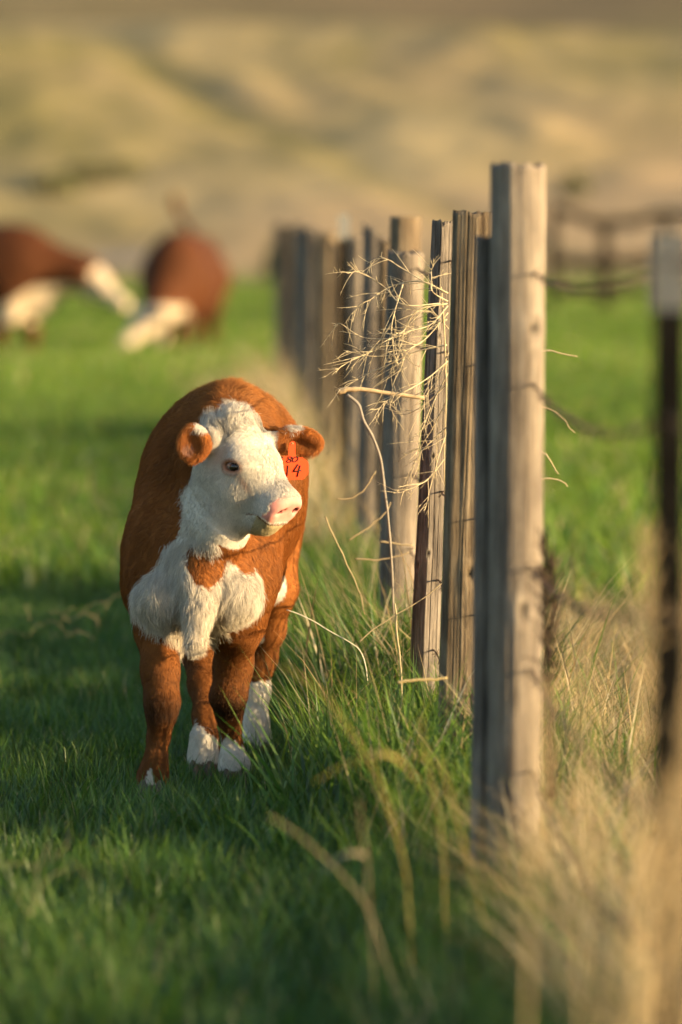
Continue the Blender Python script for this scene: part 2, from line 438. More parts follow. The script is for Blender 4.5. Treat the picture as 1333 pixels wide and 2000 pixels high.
def relax(V, Q, it, lam=.5):
    e = np.concatenate([Q[:, [0, 1]], Q[:, [1, 2]], Q[:, [2, 3]], Q[:, [3, 0]]])
    deg = np.bincount(e[:, 0], minlength=len(V)) + np.bincount(e[:, 1], minlength=len(V))
    for _ in range(it):
        S = np.zeros_like(V)
        for a in range(3):
            S[:, a] = np.bincount(e[:, 0], V[e[:, 1], a], len(V)) + np.bincount(e[:, 1], V[e[:, 0], a], len(V))
        V = V + lam * (S / deg[:, None] - V)
    return V
def sphere_mesh(c, r, nu=20, nv=12, M=None, C=None):
    th = np.linspace(0, 2 * math.pi, nu, endpoint=False); ph = np.linspace(0, math.pi, nv)
    V = np.array([[math.sin(p) * math.cos(t), math.sin(p) * math.sin(t), math.cos(p)] for p in ph for t in th]) * np.asarray(r)
    if M is not None: V = V @ np.asarray(M).T
    F = [(i * nu + j, (i + 1) * nu + j, (i + 1) * nu + (j + 1) % nu, i * nu + (j + 1) % nu) for i in range(nv - 1) for j in range(nu)]
    return V + np.asarray(c), np.array(F)

# ------------------------------------------------------------------ calf
BROWN = np.array([.245, .084, .018]); WHITE = np.array([.62, .575, .505]); PINK = np.array([.70, .30, .25])
def build_calf():
    R0 = np.array([-.33, 14.3, gz(-.33, 14.3)])
    S = SDF((-.66, 13.62, -.03), (.08, 15.5, 1.13), .0055)
    # trunk
    S.ell(W(434, 966, 14.72), (.219, .46, .260), k=.07)
    S.ell(W(392, 1070, 14.30), (.174, .20, .215), k=.10)
    S.ell(W(450, 852, 14.48), (.118, .30, .114), k=.09)
    S.ell(W(402, 950, 14.42), (.148, .22, .165), k=.06)
    S.ell(W(447, 925, 15.08), (.205, .26, .235), k=.10)
    # shoulders and breast
    S.ell(W(318, 1100, 14.24), (.088, .13, .16), k=.09)
    S.ell(W(466, 1095, 14.26), (.082, .13, .16), k=.09)
    S.ell(W(322, 1172, 14.08), (.074, .08, .070), k=.03)
    S.ell(W(457, 1160, 14.09), (.066, .08, .072), k=.03)
    S.ell(W(388, 1140, 14.05), (.055, .08, .10), k=.04)
    S.cone(W(386, 1190, 14.0), W(381, 1256, 13.97), .034, .022, k=.022)      # dewlap
    # neck
    O = W(467, 814, 13.99)
    S.cone(W(415, 960, 14.36), W(448, 900, 14.10), .165, .115, k=.08)
    S.cone(W(385, 1080, 14.12), W(425, 985, 14.05), .10, .085, k=.07)
    # head
    ps, pp = math.radians(59), math.radians(42)
    fw = np.array([math.sin(ps) * math.cos(pp), -math.cos(ps) * math.cos(pp), -math.sin(pp)])
    up = np.array([math.sin(ps) * math.sin(pp), -math.cos(ps) * math.sin(pp), math.cos(pp)])
    lf = np.array([math.cos(ps), math.sin(ps), 0])
    H = np.stack([lf, fw, up], 1)
    hp = lambda x, y, z: O + H @ np.array([x, y, z])
    S.ell(hp(0, .036, -.050), (.060, .075, .062), H, k=.03)
    S.ell(hp(0, .098, -.058), (.078, .075, .052), H, k=.03)
    for sx in (-1, 1):
        S.ell(hp(sx * .054, .098, -.046), (.028, .042, .024), H, k=.03)         # brow
        S.ell(hp(sx * .046, .095, -.125), (.040, .085, .062), H, k=.04)         # cheek
        S.ell(hp(sx * .029, .240, -.073), (.024, .024, .027), H, k=.02)
        S.ell(hp(sx * .030, .232, -.106), (.024, .028, .020), H, k=.015)         # nostril wings
    S.cone(hp(0, .12, -.066), hp(0, .235, -.078), .056, .042, k=.03)
    S.cone(hp(0, .12, -.10), hp(0, .225, -.095), .060, .044, k=.03)
    S.ell(hp(0, .232, -.086), (.053, .038, .045), H, k=.02)
    S.ell(hp(0, .256, -.086), (.044, .013, .034), H, k=.018)
    S.ell(hp(0, .2585 + .25, -.100), (.25, .25, .25), k=.012, op='sub')      # flat front of the nose
    S.cone(hp(0, .08, -.165), hp(0, .212, -.146), .052, .039, k=.03)
    S.ell(hp(0, .226, -.143), (.039, .034, .028), H, k=.009)                    # lower lip
    S.ell(W(432, 1018, 14.02), (.062, .075, .075), k=.05)                       # throat
    ea = math.radians(38); HE = H @ np.array([[1, 0, 0], [0, math.cos(ea), -math.sin(ea)], [0, math.sin(ea), math.cos(ea)]])
    for sx in (-1, 1):
        S.ell(hp(sx * .0705, .103, -.066), (.020, .030, .021), HE, k=.012)        # eyelids
        S.ell(hp(sx * .0820, .103, -.066), (.018, .0215, .0115), HE, k=.005, op='sub')
        S.ell(hp(sx * .033, .258, -.076), (.0150, .017, .0080), H @ np.array(Matrix.Rotation(sx * .55, 3, 'Y')), k=.006, op='sub')
        S.ell(hp(sx * .0745, .093, -.0525), (.012, .025, .0065), HE, k=.010)
    # ears
    Er = W(377, 866, 13.905); El = W(587, 863, 14.075)
    S.cone(hp(-.055, .015, -.070), Er + (.020, .024, -.002), .022, .024, k=.02)
    S.ell(Er, (.038, .026, .048), k=.02)
    S.ell(Er + (-.003, -.021, -.001), (.032, .023, .040), k=.008, op='sub')
    S.cone(hp(.070, .040, -.060), El + (-.032, 0, .006), .024, .022, k=.02)
    a = math.radians(-8); ME = np.array([[math.cos(a), 0, -math.sin(a)], [0, 1, 0], [math.sin(a), 0, math.cos(a)]])
    S.ell(El, (.056, .024, .036), ME, k=.02)
    S.ell(El + (.006, -.018, -.007), (.043, .020, .025), ME, k=.008, op='sub')
    # legs: fore right (picture left), fore left, hind right, hind left
    d = 14.04
    S.chain([(W(312, 1150, 14.2), .085), (W(311, 1235, 14.12), .049), (W(313, 1310, d + .02), .0340), (W(317, 1370, d), .0365)], .05)
    S.chain([(W(317, 1370, d), .0365), (W(314, 1402, d), .0275), (W(309, 1440, d + .01), .0200), (W(303, 1486, d), .0220), (W(299, 1516, d), .033), (W(297, 1550, d - .02), .030)], .025)
    d = 14.40
    S.chain([(W(462, 1140, 14.25), .085), (W(463, 1225, 14.30), .052), (W(456, 1300, 14.37), .0365), (W(446, 1362, 14.36), .0415)], .05)
    S.chain([(W(445, 1362, 14.36), .043), (W(447, 1396, 14.38), .031), (W(453, 1436, d), .0225), (W(457, 1480, d), .031), (W(458, 1500, d), .035), (W(459, 1535, d - .02), .032)], .025)
    d = 14.60
    S.chain([(W(375, 1090, 15.0), .11), (W(380, 1190, 14.93), .07), (W(386, 1275, 14.87), .042), (W(393, 1335, 14.75), .029), (W(399, 1400, d + .05), .0235), (W(399, 1445, d), .029), (W(397, 1482, d), .036), (W(394, 1525, d - .02), .034)], .03)
    d = 15.06
    S.chain([(W(510, 1050, 15.0), .115), (W(533, 1150, 14.98), .062), (W(522, 1225, 15.04), .046), (W(511, 1285, 15.08), .036), (W(503, 1350, d + .01), .029), (W(501, 1410, d), .0285), (W(502, 1450, d), .036), (W(503, 1490, d - .02), .034)], .03)
    # belly skin fold on the flank
    S.cone(W(440, 1150, 14.5), W(505, 1125, 14.85), .07, .06, k=.06)
    # tail
    S.chain([(W(455, 860, 15.32), .03), (W(452, 1000, 15.40), .02), (W(455, 1150, 15.38), .015), (W(452, 1300, 15.36), .03), (W(452, 1370, 15.36), .01)], .03)
    V, Q = S.mesh()
    V = relax(V, Q, 2, .4)
    # muscle relief
    Nn, _ = vert_normals(V, Q)
    hloc = (V - O) @ H
    headness = (np.abs(hloc[:, 0]) < .2) & (hloc[:, 1] > -.07) & (hloc[:, 2] > -.22) & (hloc[:, 2] < .08)
    V = V + Nn * (np.where(headness, .0015, .009) * fbm(V * 7, 3, 5))[:, None]

    brisket = np.array([(352, 965), (358, 1000), (353, 1035), (345, 1050), (322, 1065), (310, 1100), (290, 1122), (262, 1148), (256, 1190), (272, 1212),
               (288, 1230), (320, 1243), (350, 1268), (362, 1300), (402, 1300), (405, 1268), (418, 1256), (432, 1246), (445, 1230), (470, 1218), (498, 1206), (513, 1190),
               (508, 1150), (496, 1112), (482, 1126), (470, 1120), (458, 1102), (446, 1093), (434, 1128), (408, 1146), (384, 1134), (367, 1102), (364, 1078),
               (374, 1064), (395, 1066), (420, 1076), (440, 1040), (420, 950), (380, 930)], float)
    BX = (brisket[:, 0] - 666.5) * 14.08 / FPX; BZ = np.array([W(666, p, 14.08)[2] for p in brisket[:, 1]])
    poly = np.stack([BX, BZ], 1)
    def colour(P, jit=0.0):
        """coat colour at world points P, and hair length / flow"""
        n = len(P)
        w = fbm(P * 28, 3, 9) * .008 + fbm(P * 90, 2, 19) * .006
        if jit: w = w + np.random.default_rng(3).normal(0, jit, n)
        L = (P - O) @ H
        lx, ly, lz = L[:, 0], L[:, 1], L[:, 2]
        col = BROWN * (1 + .22 * fbm(P * 11, 3, 31))[:, None]
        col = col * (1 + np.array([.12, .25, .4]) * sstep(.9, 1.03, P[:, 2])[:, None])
        col = col * (1 - .42 * sstep(.46, .30, P[:, 2]))[:, None]  # lower legs darker in the coat, with their shade painted in
        # darker knees
        for c in (W(320, 1400, 13.99), W(447, 1390, 14.33)):
            k = np.exp(-(((P - c) / (.07, .14, .040)) ** 2).sum(1)); col = col * (1 - .85 * k)[:, None]
        white = np.zeros(n, bool)
        # brisket and neck stripe
        pz = P[:, 2] + w; pxx = P[:, 0] + .8 * np.roll(w, 1)
        legm = (P[:, 1] < 14.40)
        white |= in_poly(pxx, pz, poly) & legm
        # belly
        belly = (P[:, 1] > 14.42) & (pz < .50 + .16 * (P[:, 0] + .30) - .04 * (P[:, 1] - 14.6)) & (pz > .36) & (P[:, 1] < 14.92)
        white |= belly
        k = ((P - W(503, 1245, 14.98)) / (.018, .09, .022)); white |= ((k ** 2).sum(1) < 1 + 20 * w)
        # feet
        white |= (P[:, 1] > 14.9) & (P[:, 2] < .222 + 1.5 * w) & (P[:, 0] > -.28)
        hr = (np.abs(P[:, 0] - W(397, 1482, 14.6)[0]) < .055) & (np.abs(P[:, 1] - 14.6) < .2) & (P[:, 0] < W(427, 1480, 14.6)[0])
        white |= hr & (P[:, 2] < .15 + 2 * w - .9 * np.abs(P[:, 0] - W(385, 1482, 14.6)[0]))
        fl = (np.abs(P[:, 0] - W(456, 1480, 14.4)[0]) < .06) & (P[:, 1] > 14.3) & (P[:, 1] < 14.52)
        white |= fl & (P[:, 2] < .135 + 2 * w - .9 * np.abs(P[:, 0] - W(445, 1482, 14.4)[0]))
        fr = (np.abs(P[:, 0] - W(299, 1510, 14.04)[0]) < .06) & (P[:, 1] < 14.2)
        white |= fr & (P[:, 2] < .085 + 1.5 * w - 2.2 * np.abs(P[:, 0] - W(294, 1500, 14.04)[0]))
        # face
        back = np.where(lz > -.07, -.030, -.035 + .45 * np.clip(-.07 - lz, 0, .2))
        face = (np.abs(lx) < .112) & (ly + w > back) & (lz > -.25) & (lz < .1) & (P[:, 1] < 14.12)
        er = (((P - Er) / (.045, .042, .053)) ** 2).sum(1) < 1
        el = (((P - El) / (.066, .05, .045)) ** 2).sum(1) < 1
        face &= ~er & ~el
        white |= face
        er_w = er & (P[:, 0] > Er[0] + .008 + w) & (P[:, 2] > Er[2] + .026); el_w = el & (P[:, 2] + .25 * (P[:, 0] - El[0]) + w > El[2] + .024) & (P[:, 0] < El[0] + .004)
        white |= er_w | el_w
        col = np.where((er | el)[:, None], BROWN * 1.5, col)
        inner = (((P - (Er + (-.012, -.02, -.012))) / (.018, .03, .02)) ** 2).sum(1); col = np.where((er & (inner < 1))[:, None], np.array([.42, .22, .14]), col)
        wc = WHITE * (1 + .06 * fbm(P * 14, 3, 41))[:, None]
        # cream tint low on the brisket
        cr = sstep(.62, .38, P[:, 2]) * (P[:, 1] < 14.3) * .5
        wc = wc * (1 - cr[:, None] * np.array([.04, .14, .30]))
        col = np.where(white[:, None], wc, col)
        skin = np.zeros(n, bool)
        # eye rims, tear stain, grey smudges
        for sx in (-1, 1):
            e = ((P - hp(sx * .085, .103, -.066)) @ HE) / (.03, .0265, .0185); q = (e ** 2).sum(1)
            rim = np.clip(1.7 - q, 0, 1); col = col * (1 - rim[:, None]) + rim[:, None] * np.array([.42, .20, .12]); skin |= q < .9
            t = np.exp(-((ly - .145) / .026) ** 2 - ((lz + .076 + .3 * (ly - .145)) / .008) ** 2 - ((lx - sx * .06) / .03) ** 2)
            col = col * (1 - .62 * t[:, None] * np.array([.6, .9, 1.0]))
        sm = face & (lz > -.035) & (ly < .045) & (ly > -.02)
        col = np.where(sm[:, None], col * (1 - .55 * np.clip(fbm(P * 55, 2, 77) - .05, 0, 1) * 2)[:, None], col)
        sm = np.exp(-((ly - .205) / .018) ** 2 - ((lz + .035) / .02) ** 2) * face
        col = col * (1 - .35 * sm[:, None] * np.array([1, .95, .8]))
        # nose pad and mouth
        nose = (ly > .2420 - .22 * np.maximum(np.abs(lx) - .018, 0) + .18 * np.maximum(lz + .068, 0)) & (lz > -.112) & (np.abs(lx) < .06) & face
        ns = np.where(nose, 1.0, 0) ; col = np.where(nose[:, None], PINK * (1 + .10 * fbm(P * 60, 2, 3))[:, None], col); skin |= nose
        nost = (((np.abs(lx) - .033) / .0140) ** 2 + ((lz + .076) / .0095) ** 2 + ((ly - .250) / .013) ** 2 < 1); col = np.where(nost[:, None], np.array([.10, .02, .018]), col)
        mouth = (np.abs(lz + .1185 - .85 * np.minimum(ly - .222, 0)) < .0042) & (ly > .194) & face; col = np.where(mouth[:, None], np.array([.20, .12, .09]), col)
        lip = (ly > .222) & (lz < -.117) & face; col = np.where(lip[:, None], col * np.array([.82, .74, .50]), col)
        skin |= mouth
        hoof = P[:, 2] < .048 + gzc; 
        col = np.where(hoof[:, None], np.array([.16, .115, .08]), col); skin |= hoof
        return col, white, face, er | el, skin, L
    gzc = R0[2]
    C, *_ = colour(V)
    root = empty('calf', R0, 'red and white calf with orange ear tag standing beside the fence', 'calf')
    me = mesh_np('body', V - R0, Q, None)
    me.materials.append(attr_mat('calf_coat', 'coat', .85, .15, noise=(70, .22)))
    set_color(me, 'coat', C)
    body = obj('body', me, root)
    # ---- fur
    r = np.random.default_rng(11)
    Nn, fn = vert_normals(V, Q)
    area = np.linalg.norm(fn, axis=1) * .5
    n = 330000
    cen = V[Q].mean(1); Lc = (cen - O) @ H
    hd = (np.abs(Lc[:, 0]) < .2) & (Lc[:, 1] > -.06) & (Lc[:, 2] > -.2) & (Lc[:, 2] < .08)
    wgt = area * np.where(hd, 3.0, 1) * np.where(cen[:, 1] > 14.9, .4, 1)
    fi = r.choice(len(Q), n, p=wgt / wgt.sum())
    u, v = r.random(n)[:, None], r.random(n)[:, None]
    q = Q[fi]
    P = (V[q[:, 0]] * (1 - u) + V[q[:, 1]] * u) * (1 - v) + (V[q[:, 3]] * (1 - u) + V[q[:, 2]] * u) * v
    nn = (Nn[q[:, 0]] * (1 - u) + Nn[q[:, 1]] * u) * (1 - v) + (Nn[q[:, 3]] * (1 - u) + Nn[q[:, 2]] * u) * v
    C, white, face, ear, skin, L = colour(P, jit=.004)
    keep = ~skin
    P, nn, C, white, face, ear, L = [a[keep] for a in (P, nn, C, white, face, ear, L)]; n = len(P)
    ln = np.full(n, .013); lift = np.full(n, .24)
    flow = np.tile(np.array([0.0, .75, -.75]), (n, 1))
    bris = (P[:, 1] < 14.34) & (P[:, 2] < .66) & (P[:, 2] > .32) & white
    ln[bris] = .026; lift[bris] = .38; flow[bris] = (0, .05, -1)
    legs = P[:, 2] < .40; ln[legs & ~bris] = .0075; flow[legs] = (0, .1, -1)
    top = P[:, 2] > .955; tk = sstep(.84, 1.0, P[:, 2]) * ~face; ln = ln + .012 * tk; lift = lift + .42 * tk
    wh = np.exp(-(((P - W(450, 752, 14.4)) / (.045, .25, .035)) ** 2).sum(1)); ln = ln + .022 * wh; lift = lift + .6 * wh
    nk = sstep(.74, .88, P[:, 2]) * sstep(14.4, 14.2, P[:, 1]) * ~face; ln = ln + .008 * nk; lift = lift + .2 * nk
    ln[face] = .0065; lift[face] = .25
    fr = L - np.array([0, .10, 0]); fr = fr / (np.linalg.norm(fr, axis=1)[:, None] + 1e-6)
    hf = (fr * .8 + np.array([0, .25, -.35])) @ H.T
    flow[face] = hf[face]
    poll = face & (L[:, 1] < .055) & (L[:, 2] > -.075)
    k = np.where(poll, sstep(.055, .0, L[:, 1]), 0); ln = ln + .024 * k * (.55 + .9 * np.clip(.5 + fbm(P * 38, 2, 58), 0, 1)); lift = np.where(poll, .3 + .95 * k, lift)
    pf = np.array([0, 0.15, 1.0]) + .5 * np.stack([fbm(P * 30, 2, 55), fbm(P * 30, 2, 56), 0 * k], 1)
    flow = np.where((k > .2)[:, None], pf, flow)
    ln[ear] = .011; lift[ear] = .6
    for c in (O,):
        pass
    cl = np.stack([fbm(P * 45, 2, 61), fbm(P * 45, 2, 62), fbm(P * 45, 2, 63)], 1)
    big = np.stack([fbm(P * 14, 2, 64), fbm(P * 14, 2, 65), fbm(P * 14, 2, 66)], 1)
    flow = flow + np.where(bris | top, .9, .55)[:, None] * cl + .35 * big + r.normal(0, .16, (n, 3))
    tg = flow - nn * (flow * nn).sum(1)[:, None]; tg /= np.linalg.norm(tg, axis=1)[:, None] + 1e-9
    th = np.clip(lift + r.normal(0, .12, n), .06, 1.3)
    ln = ln * r.uniform(.6, 1.25, n) * (1 + .3 * fbm(P * 30, 2, 71))
    d0 = tg * np.cos(th)[:, None] + nn * np.sin(th)[:, None]
    d1 = tg * np.cos(th * .35)[:, None] + nn * np.sin(th * .35)[:, None] + cl * .35 + np.array([0, 0, -.12])
    pts = np.stack([P - nn * .001, P + d0 * (ln * .36)[:, None], P + d0 * (ln * .55)[:, None] + d1 * (ln * .16)[:, None], P + d0 * (ln * .55)[:, None] + d1 * (ln * .46)[:, None]], 1)
    pts = pts - R0
    hc = bpy.data.hair_curves.new('fur'); hc.add_curves([4] * n)
    hc.attributes['position'].data.foreach_set('vector', pts.astype(np.float32).ravel())
    ra = hc.attributes.get('radius') or hc.attributes.new('radius', 'FLOAT', 'POINT')
    ra.data.foreach_set('value', np.tile(np.array([.00031, .00029, .00022, .00007], np.float32), n))
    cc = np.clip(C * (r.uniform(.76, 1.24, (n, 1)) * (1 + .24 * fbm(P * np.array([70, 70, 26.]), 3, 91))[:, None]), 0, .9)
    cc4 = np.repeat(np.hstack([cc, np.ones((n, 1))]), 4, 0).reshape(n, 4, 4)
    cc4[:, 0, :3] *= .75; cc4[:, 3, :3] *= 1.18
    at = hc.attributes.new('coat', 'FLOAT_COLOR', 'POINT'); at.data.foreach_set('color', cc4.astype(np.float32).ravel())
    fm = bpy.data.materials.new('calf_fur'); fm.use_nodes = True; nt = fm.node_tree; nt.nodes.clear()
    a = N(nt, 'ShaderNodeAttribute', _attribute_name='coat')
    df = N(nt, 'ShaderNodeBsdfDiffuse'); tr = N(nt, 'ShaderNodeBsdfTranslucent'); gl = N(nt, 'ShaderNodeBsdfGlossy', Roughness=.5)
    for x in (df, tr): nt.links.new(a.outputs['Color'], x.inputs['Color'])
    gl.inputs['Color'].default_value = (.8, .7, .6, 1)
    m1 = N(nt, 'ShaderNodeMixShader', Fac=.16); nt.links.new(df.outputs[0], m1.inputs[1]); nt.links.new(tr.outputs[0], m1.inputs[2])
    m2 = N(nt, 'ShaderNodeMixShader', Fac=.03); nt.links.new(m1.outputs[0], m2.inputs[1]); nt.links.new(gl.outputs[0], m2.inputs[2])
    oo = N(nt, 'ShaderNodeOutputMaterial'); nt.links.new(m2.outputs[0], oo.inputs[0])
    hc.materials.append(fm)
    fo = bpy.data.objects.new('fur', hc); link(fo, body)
    fo['kind'] = 'stuff'
    # ---- eyes
    em, nt, b = new_mat('eye'); b.inputs['Base Color'].default_value = (.028, .014, .010, 1); b.inputs['Roughness'].default_value = .06; b.inputs['Coat Weight'].default_value = .6
    sclera = plain_mat('eye_white', (.34, .25, .21), .12, .5)
    lashm = plain_mat('eyelash', (.5, .42, .34), .7, .1)
    for sx in (-1, 1):
        c = hp(sx * .0735, .1035, -.066)
        V1, F1 = sphere_mesh(c - R0, (.0145, .0205, .0125), 24, 14, HE)
        e = obj('eye', mesh_np('eye', V1, F1, sclera), root)
        V1, F1 = sphere_mesh(hp(sx * .0800, .1065, -.0655) - R0, (.0096, .0135, .0112), 24, 14, HE)
        obj('iris', mesh_np('iris', V1, F1, em), e)
    # ---- hooves: two claws each
    hm = plain_mat('hoof_horn', (.13, .09, .06), .55, .3, nscale=60)
    for (px, py, d) in ((297, 1550, 14.02), (459, 1535, 14.38), (394, 1525, 14.58), (503, 1490, 15.04)):
        c = W(px, py, d); mb = MB()
        for sx in (-1, 1):
            zz = gz(c[0], c[1]) - .004
            prof = [(-.034, .0), (-.020, .052), (.0, .058), (.030, .050), (.032, .0)]
            ring = []
            for (yy, h) in prof:
                pass
            th = np.linspace(0, 2 * math.pi, 14, endpoint=False)
            rows = []
            for h, s_, sh in ((0, 1.0, -.012), (.02, .98, -.008), (.045, .82, 0), (.058, .62, .004)):
                rows.append(np.stack([c[0] + sx * .0185 + .0165 * s_ * np.cos(th), c[1] + sh + .036 * s_ * np.sin(th), np.full(14, zz + h)], 1))
            Vh = np.concatenate(rows); Qh = [(i * 14 + j, i * 14 + (j + 1) % 14, (i + 1) * 14 + (j + 1) % 14, (i + 1) * 14 + j) for i in range(3) for j in range(14)]
            Th = [(42, 42 + j, 43 + j) for j in range(1, 13)]
            mb.add(Vh - R0, Qh, Th)
        mb.build('hoof', hm, root)
    # ---- ear tag
    tm, nt, b = new_mat('tag_plastic'); b.inputs['Base Color'].default_value = (.80, .060, .010, 1); b.inputs['Roughness'].default_value = .65; b.inputs['Specular IOR Level'].default_value = .2
    b.inputs['Subsurface Weight'].default_value = .0
    dT = 14.035
    out = [(566, 866), (572, 861), (577, 864), (578, 892), (592, 894), (602, 903), (602, 926), (592, 936), (545, 938), (535, 930), (534, 903), (545, 893), (563, 890)]
    A = np.array([W(x, y, dT + .0004 * (x - 560)) for x, y in out]); nrm = np.array([0, 1, 0]) * .0022
    k = len(A); Vt = np.concatenate([A, A + nrm]); mb = MB()
    side = [(i, (i + 1) % k, k + (i + 1) % k, k + i) for i in range(k)]
    cF = A.mean(0); cB = cF + nrm; cF = W(567, 915, dT + .0004 * 7); cB = cF + nrm
    Vt = np.vstack([Vt, cF, cB]); tri = [(2 * k, (i + 1) % k, i) for i in range(k)] + [(2 * k + 1, k + i, k + (i + 1) % k) for i in range(k)]
    mb.add(Vt - R0, side, tri); tagp = mb.build('ear_tag', tm, root, smooth=False); tagp['label'] = 'orange plastic ear tag marked 80 over 14'
    ink = plain_mat('marker_ink', (.012, .011, .012), .6, .2)
    def strokes(name, lines, r_):
        mb = MB()
        for ln_ in lines:
            pts = np.array([W(x, y, dT + .0004 * (x - 560)) - (0, .0012, 0) for x, y in ln_])
            if len(pts) > 2: pts = spline(pts, 6 * len(pts))
            pts = pts - R0
            mb.tube(pts * 1, r_, 6)
        o = mb.build(name, ink, tagp); return o
    strokes('digit', [[(571, 893), (566, 892), (563, 894), (566, 897), (569, 900), (566, 903), (561, 902), (562, 899), (566, 897), (571, 895), (571, 893)]], .0012)
    strokes('digit', [[(579, 892), (574, 895), (572, 900), (576, 902), (581, 899), (583, 894), (579, 892)]], .0012)
    strokes('digit', [[(563, 909), (561, 930)]], .0017)
    strokes('digit', [[(583, 907), (573, 921)], [(573, 921), (589, 919)], [(587, 909), (581, 931)]], .0017)
    strokes('digit', [[(546, 910), (541, 921), (556, 920)], [(554, 911), (553, 929)]], .0017)
    strokes('digit', [[(545, 893), (553, 893), (549, 897), (553, 900), (546, 903)]], .0012)
    V1, F1 = sphere_mesh(W(571, 866, dT) - R0 + (0, -.001, 0), (.0035, .002, .0035), 10, 6); obj('rivet', mesh_np('rivet', V1, F1, plain_mat('rivet_brass', (.25, .16, .05), .4, .5)), tagp)
    # whiskers are left to the fur; flies on the coat
    return root
if 'calf' not in SKIP: build_calf()
# ------------------------------------------------------------------ grazing cows far behind
def cow_mesh(prims, lo, hi, h, white_fn):
    S = SDF(lo, hi, h)
    for p in prims:
        if p[0] == 'e': S.ell(p[1], p[2], p[4] if len(p) > 4 else None, k=p[3])
        else: S.chain(p[1], p[2])
    V, Q = S.mesh(); V = relax(V, Q, 2, .5)
    Nn, _ = vert_normals(V, Q); V = V + Nn * (.012 * fbm(V * 4, 3, 8))[:, None]
    w = white_fn(V + .03 * np.stack([fbm(V * 6, 3, 2), fbm(V * 6, 3, 3), fbm(V * 6, 3, 4)], 1))
    C = np.where(w[:, None], np.array([.50, .41, .30]), np.array([.072, .022, .0055]) * (1 + .25 * fbm(V * 3, 3, 12))[:, None])
    C = np.where((V[:, 2] < .09)[:, None], np.array([.1, .07, .05]), C)
    return V, Q, C
def build_cows():
    coat = attr_mat('cow_coat', 'coat', .8, .2, noise=(25, .2))
    eyem = plain_mat('cow_eye', (.02, .012, .01), .1, .5)
    # model space: x to the animal's front, y to its left, z up
    def legs(fx, hx, fr=0.08, hl=0.0):
        P = []
        for sy in (-1, 1):
            P.append(('c', [((fx, sy * .20, .78), .17), ((fx + .02, sy * .19, .52), .085), ((fx + sy * fr, sy * .18, .36), .065), ((fx + sy * fr, sy * .18, .16), .046), ((fx + sy * fr + .02, sy * .18, .07), .062), ((fx + sy * fr + .04, sy * .18, .02), .065)], .07))
            P.append(('c', [((hx, sy * .20, .88), .23), ((hx + .10, sy * .20, .64), .13), ((hx - .10, sy * .18, .45), .075), ((hx - .06 - sy * fr, sy * .18, .20), .05), ((hx - .04 - sy * fr, sy * .18, .07), .062), ((hx - .02 - sy * fr, sy * .18, .02), .065)], .07))
        return P
    trunk = [('e', (0, 0, .90), (.84, .40, .46), .15), ('e', (.55, 0, .93), (.38, .33, .45), .15), ('e', (-.62, 0, 1.0), (.36, .35, .38), .15),
             ('e', (.42, 0, 1.20), (.35, .13, .14), .15), ('e', (.78, 0, .66), (.18, .14, .18), .1), ('e', (-.1, 0, 1.22), (.6, .12, .10), .15)]
    def head(o, yaw, pitch, neck_from):
        M = Matrix.Rotation(yaw, 3, 'Z') @ Matrix.Rotation(pitch, 3, 'Y')
        M = np.array(M); f = lambda x, y, z: np.asarray(o) + M @ np.array([x, y, z])
        P = [('c', [(np.asarray(neck_from), .31), (f(-.12, 0, -.08), .185)], .15), ('e', f(.06, 0, -.07), (.15, .115, .12), .06, M), ('c', [(f(.10, 0, -.10), .105), (f(.38, 0, -.10), .075)], .05),
             ('e', f(.42, 0, -.10), (.07, .085, .075), .04, M), ('e', f(.05, 0, -.18), (.13, .075, .09), .06, M)]
        for sy in (-1, 1):
            P.append(('c', [(f(.0, sy * .10, -.03), .04), (f(-.03, sy * .24, -.04), .055), (f(-.03, sy * .31, -.06), .02)], .03))
            P.append(('e', f(.15, sy * .10, -.05), (.04, .03, .03), .02, M))
        return P, f, M
    # ---- left cow, walking to the right with a lowered head
    o1 = (1.40, -.03, .92)
    hp_, f, M = head(o1, math.radians(-14), math.radians(32), (.72, 0, .98))
    pr = trunk + legs(.56, -.62, .12) + hp_ + [('c', [((-.92, 0, 1.18), .05), ((-1.0, .02, .95), .035), ((-.98, .03, .6), .03), ((-.98, .03, .45), .05), ((-.98, .03, .34), .015)], .04)]
    def wf(P):
        L = (P - np.array(o1)) @ M
        return ((L[:, 0] > .0) & (np.abs(L[:, 1]) < .14)) | ((P[:, 2] < .62 + .18 * sstep(.5, .9, P[:, 0])) & (P[:, 0] > .25) & (P[:, 2] > .42)) | ((P[:, 2] < .60) & (P[:, 0] > .1) & (P[:, 2] > .44)) | ((P[:, 0] > .80) & (P[:, 2] < .68 + .1 * (P[:, 0] - .8)) & (P[:, 0] < 1.5))
    V, Q, C = cow_mesh(pr, (-1.3, -.7, -.06), (2.1, .7, 1.5), .024, wf)
    def place(name_label, px, d, rz, V, Q, C, f, tailnote=None):
        p = W(px, 600, d)
        root = empty('cow', (p[0], d, gz(p[0], d)), name_label, 'cow', 'cows grazing behind the calf'); root.rotation_euler = (0, 0, rz); root.scale = (1.1, 1.1, 1.1)
        me = mesh_np('body', V, Q, coat); set_color(me, 'coat', C); obj('body', me, root)
        for sy in (-1, 1):
            v, q = sphere_mesh(f(.155, sy * .118, -.05), .022, 10, 6); obj('eye', mesh_np('eye', v, q, eyem), root)
        return root
    place('red cow with white brisket walking with lowered white face, farther left of the grazing pair', -78, 61, math.radians(-14), V, Q, C, f)
    # ---- right cow, facing the viewer with its head down to graze
    o2 = (1.14, -.24, .55)
    hp_, f, M = head(o2, math.radians(-46), math.radians(38), (.66, -.06, .90))
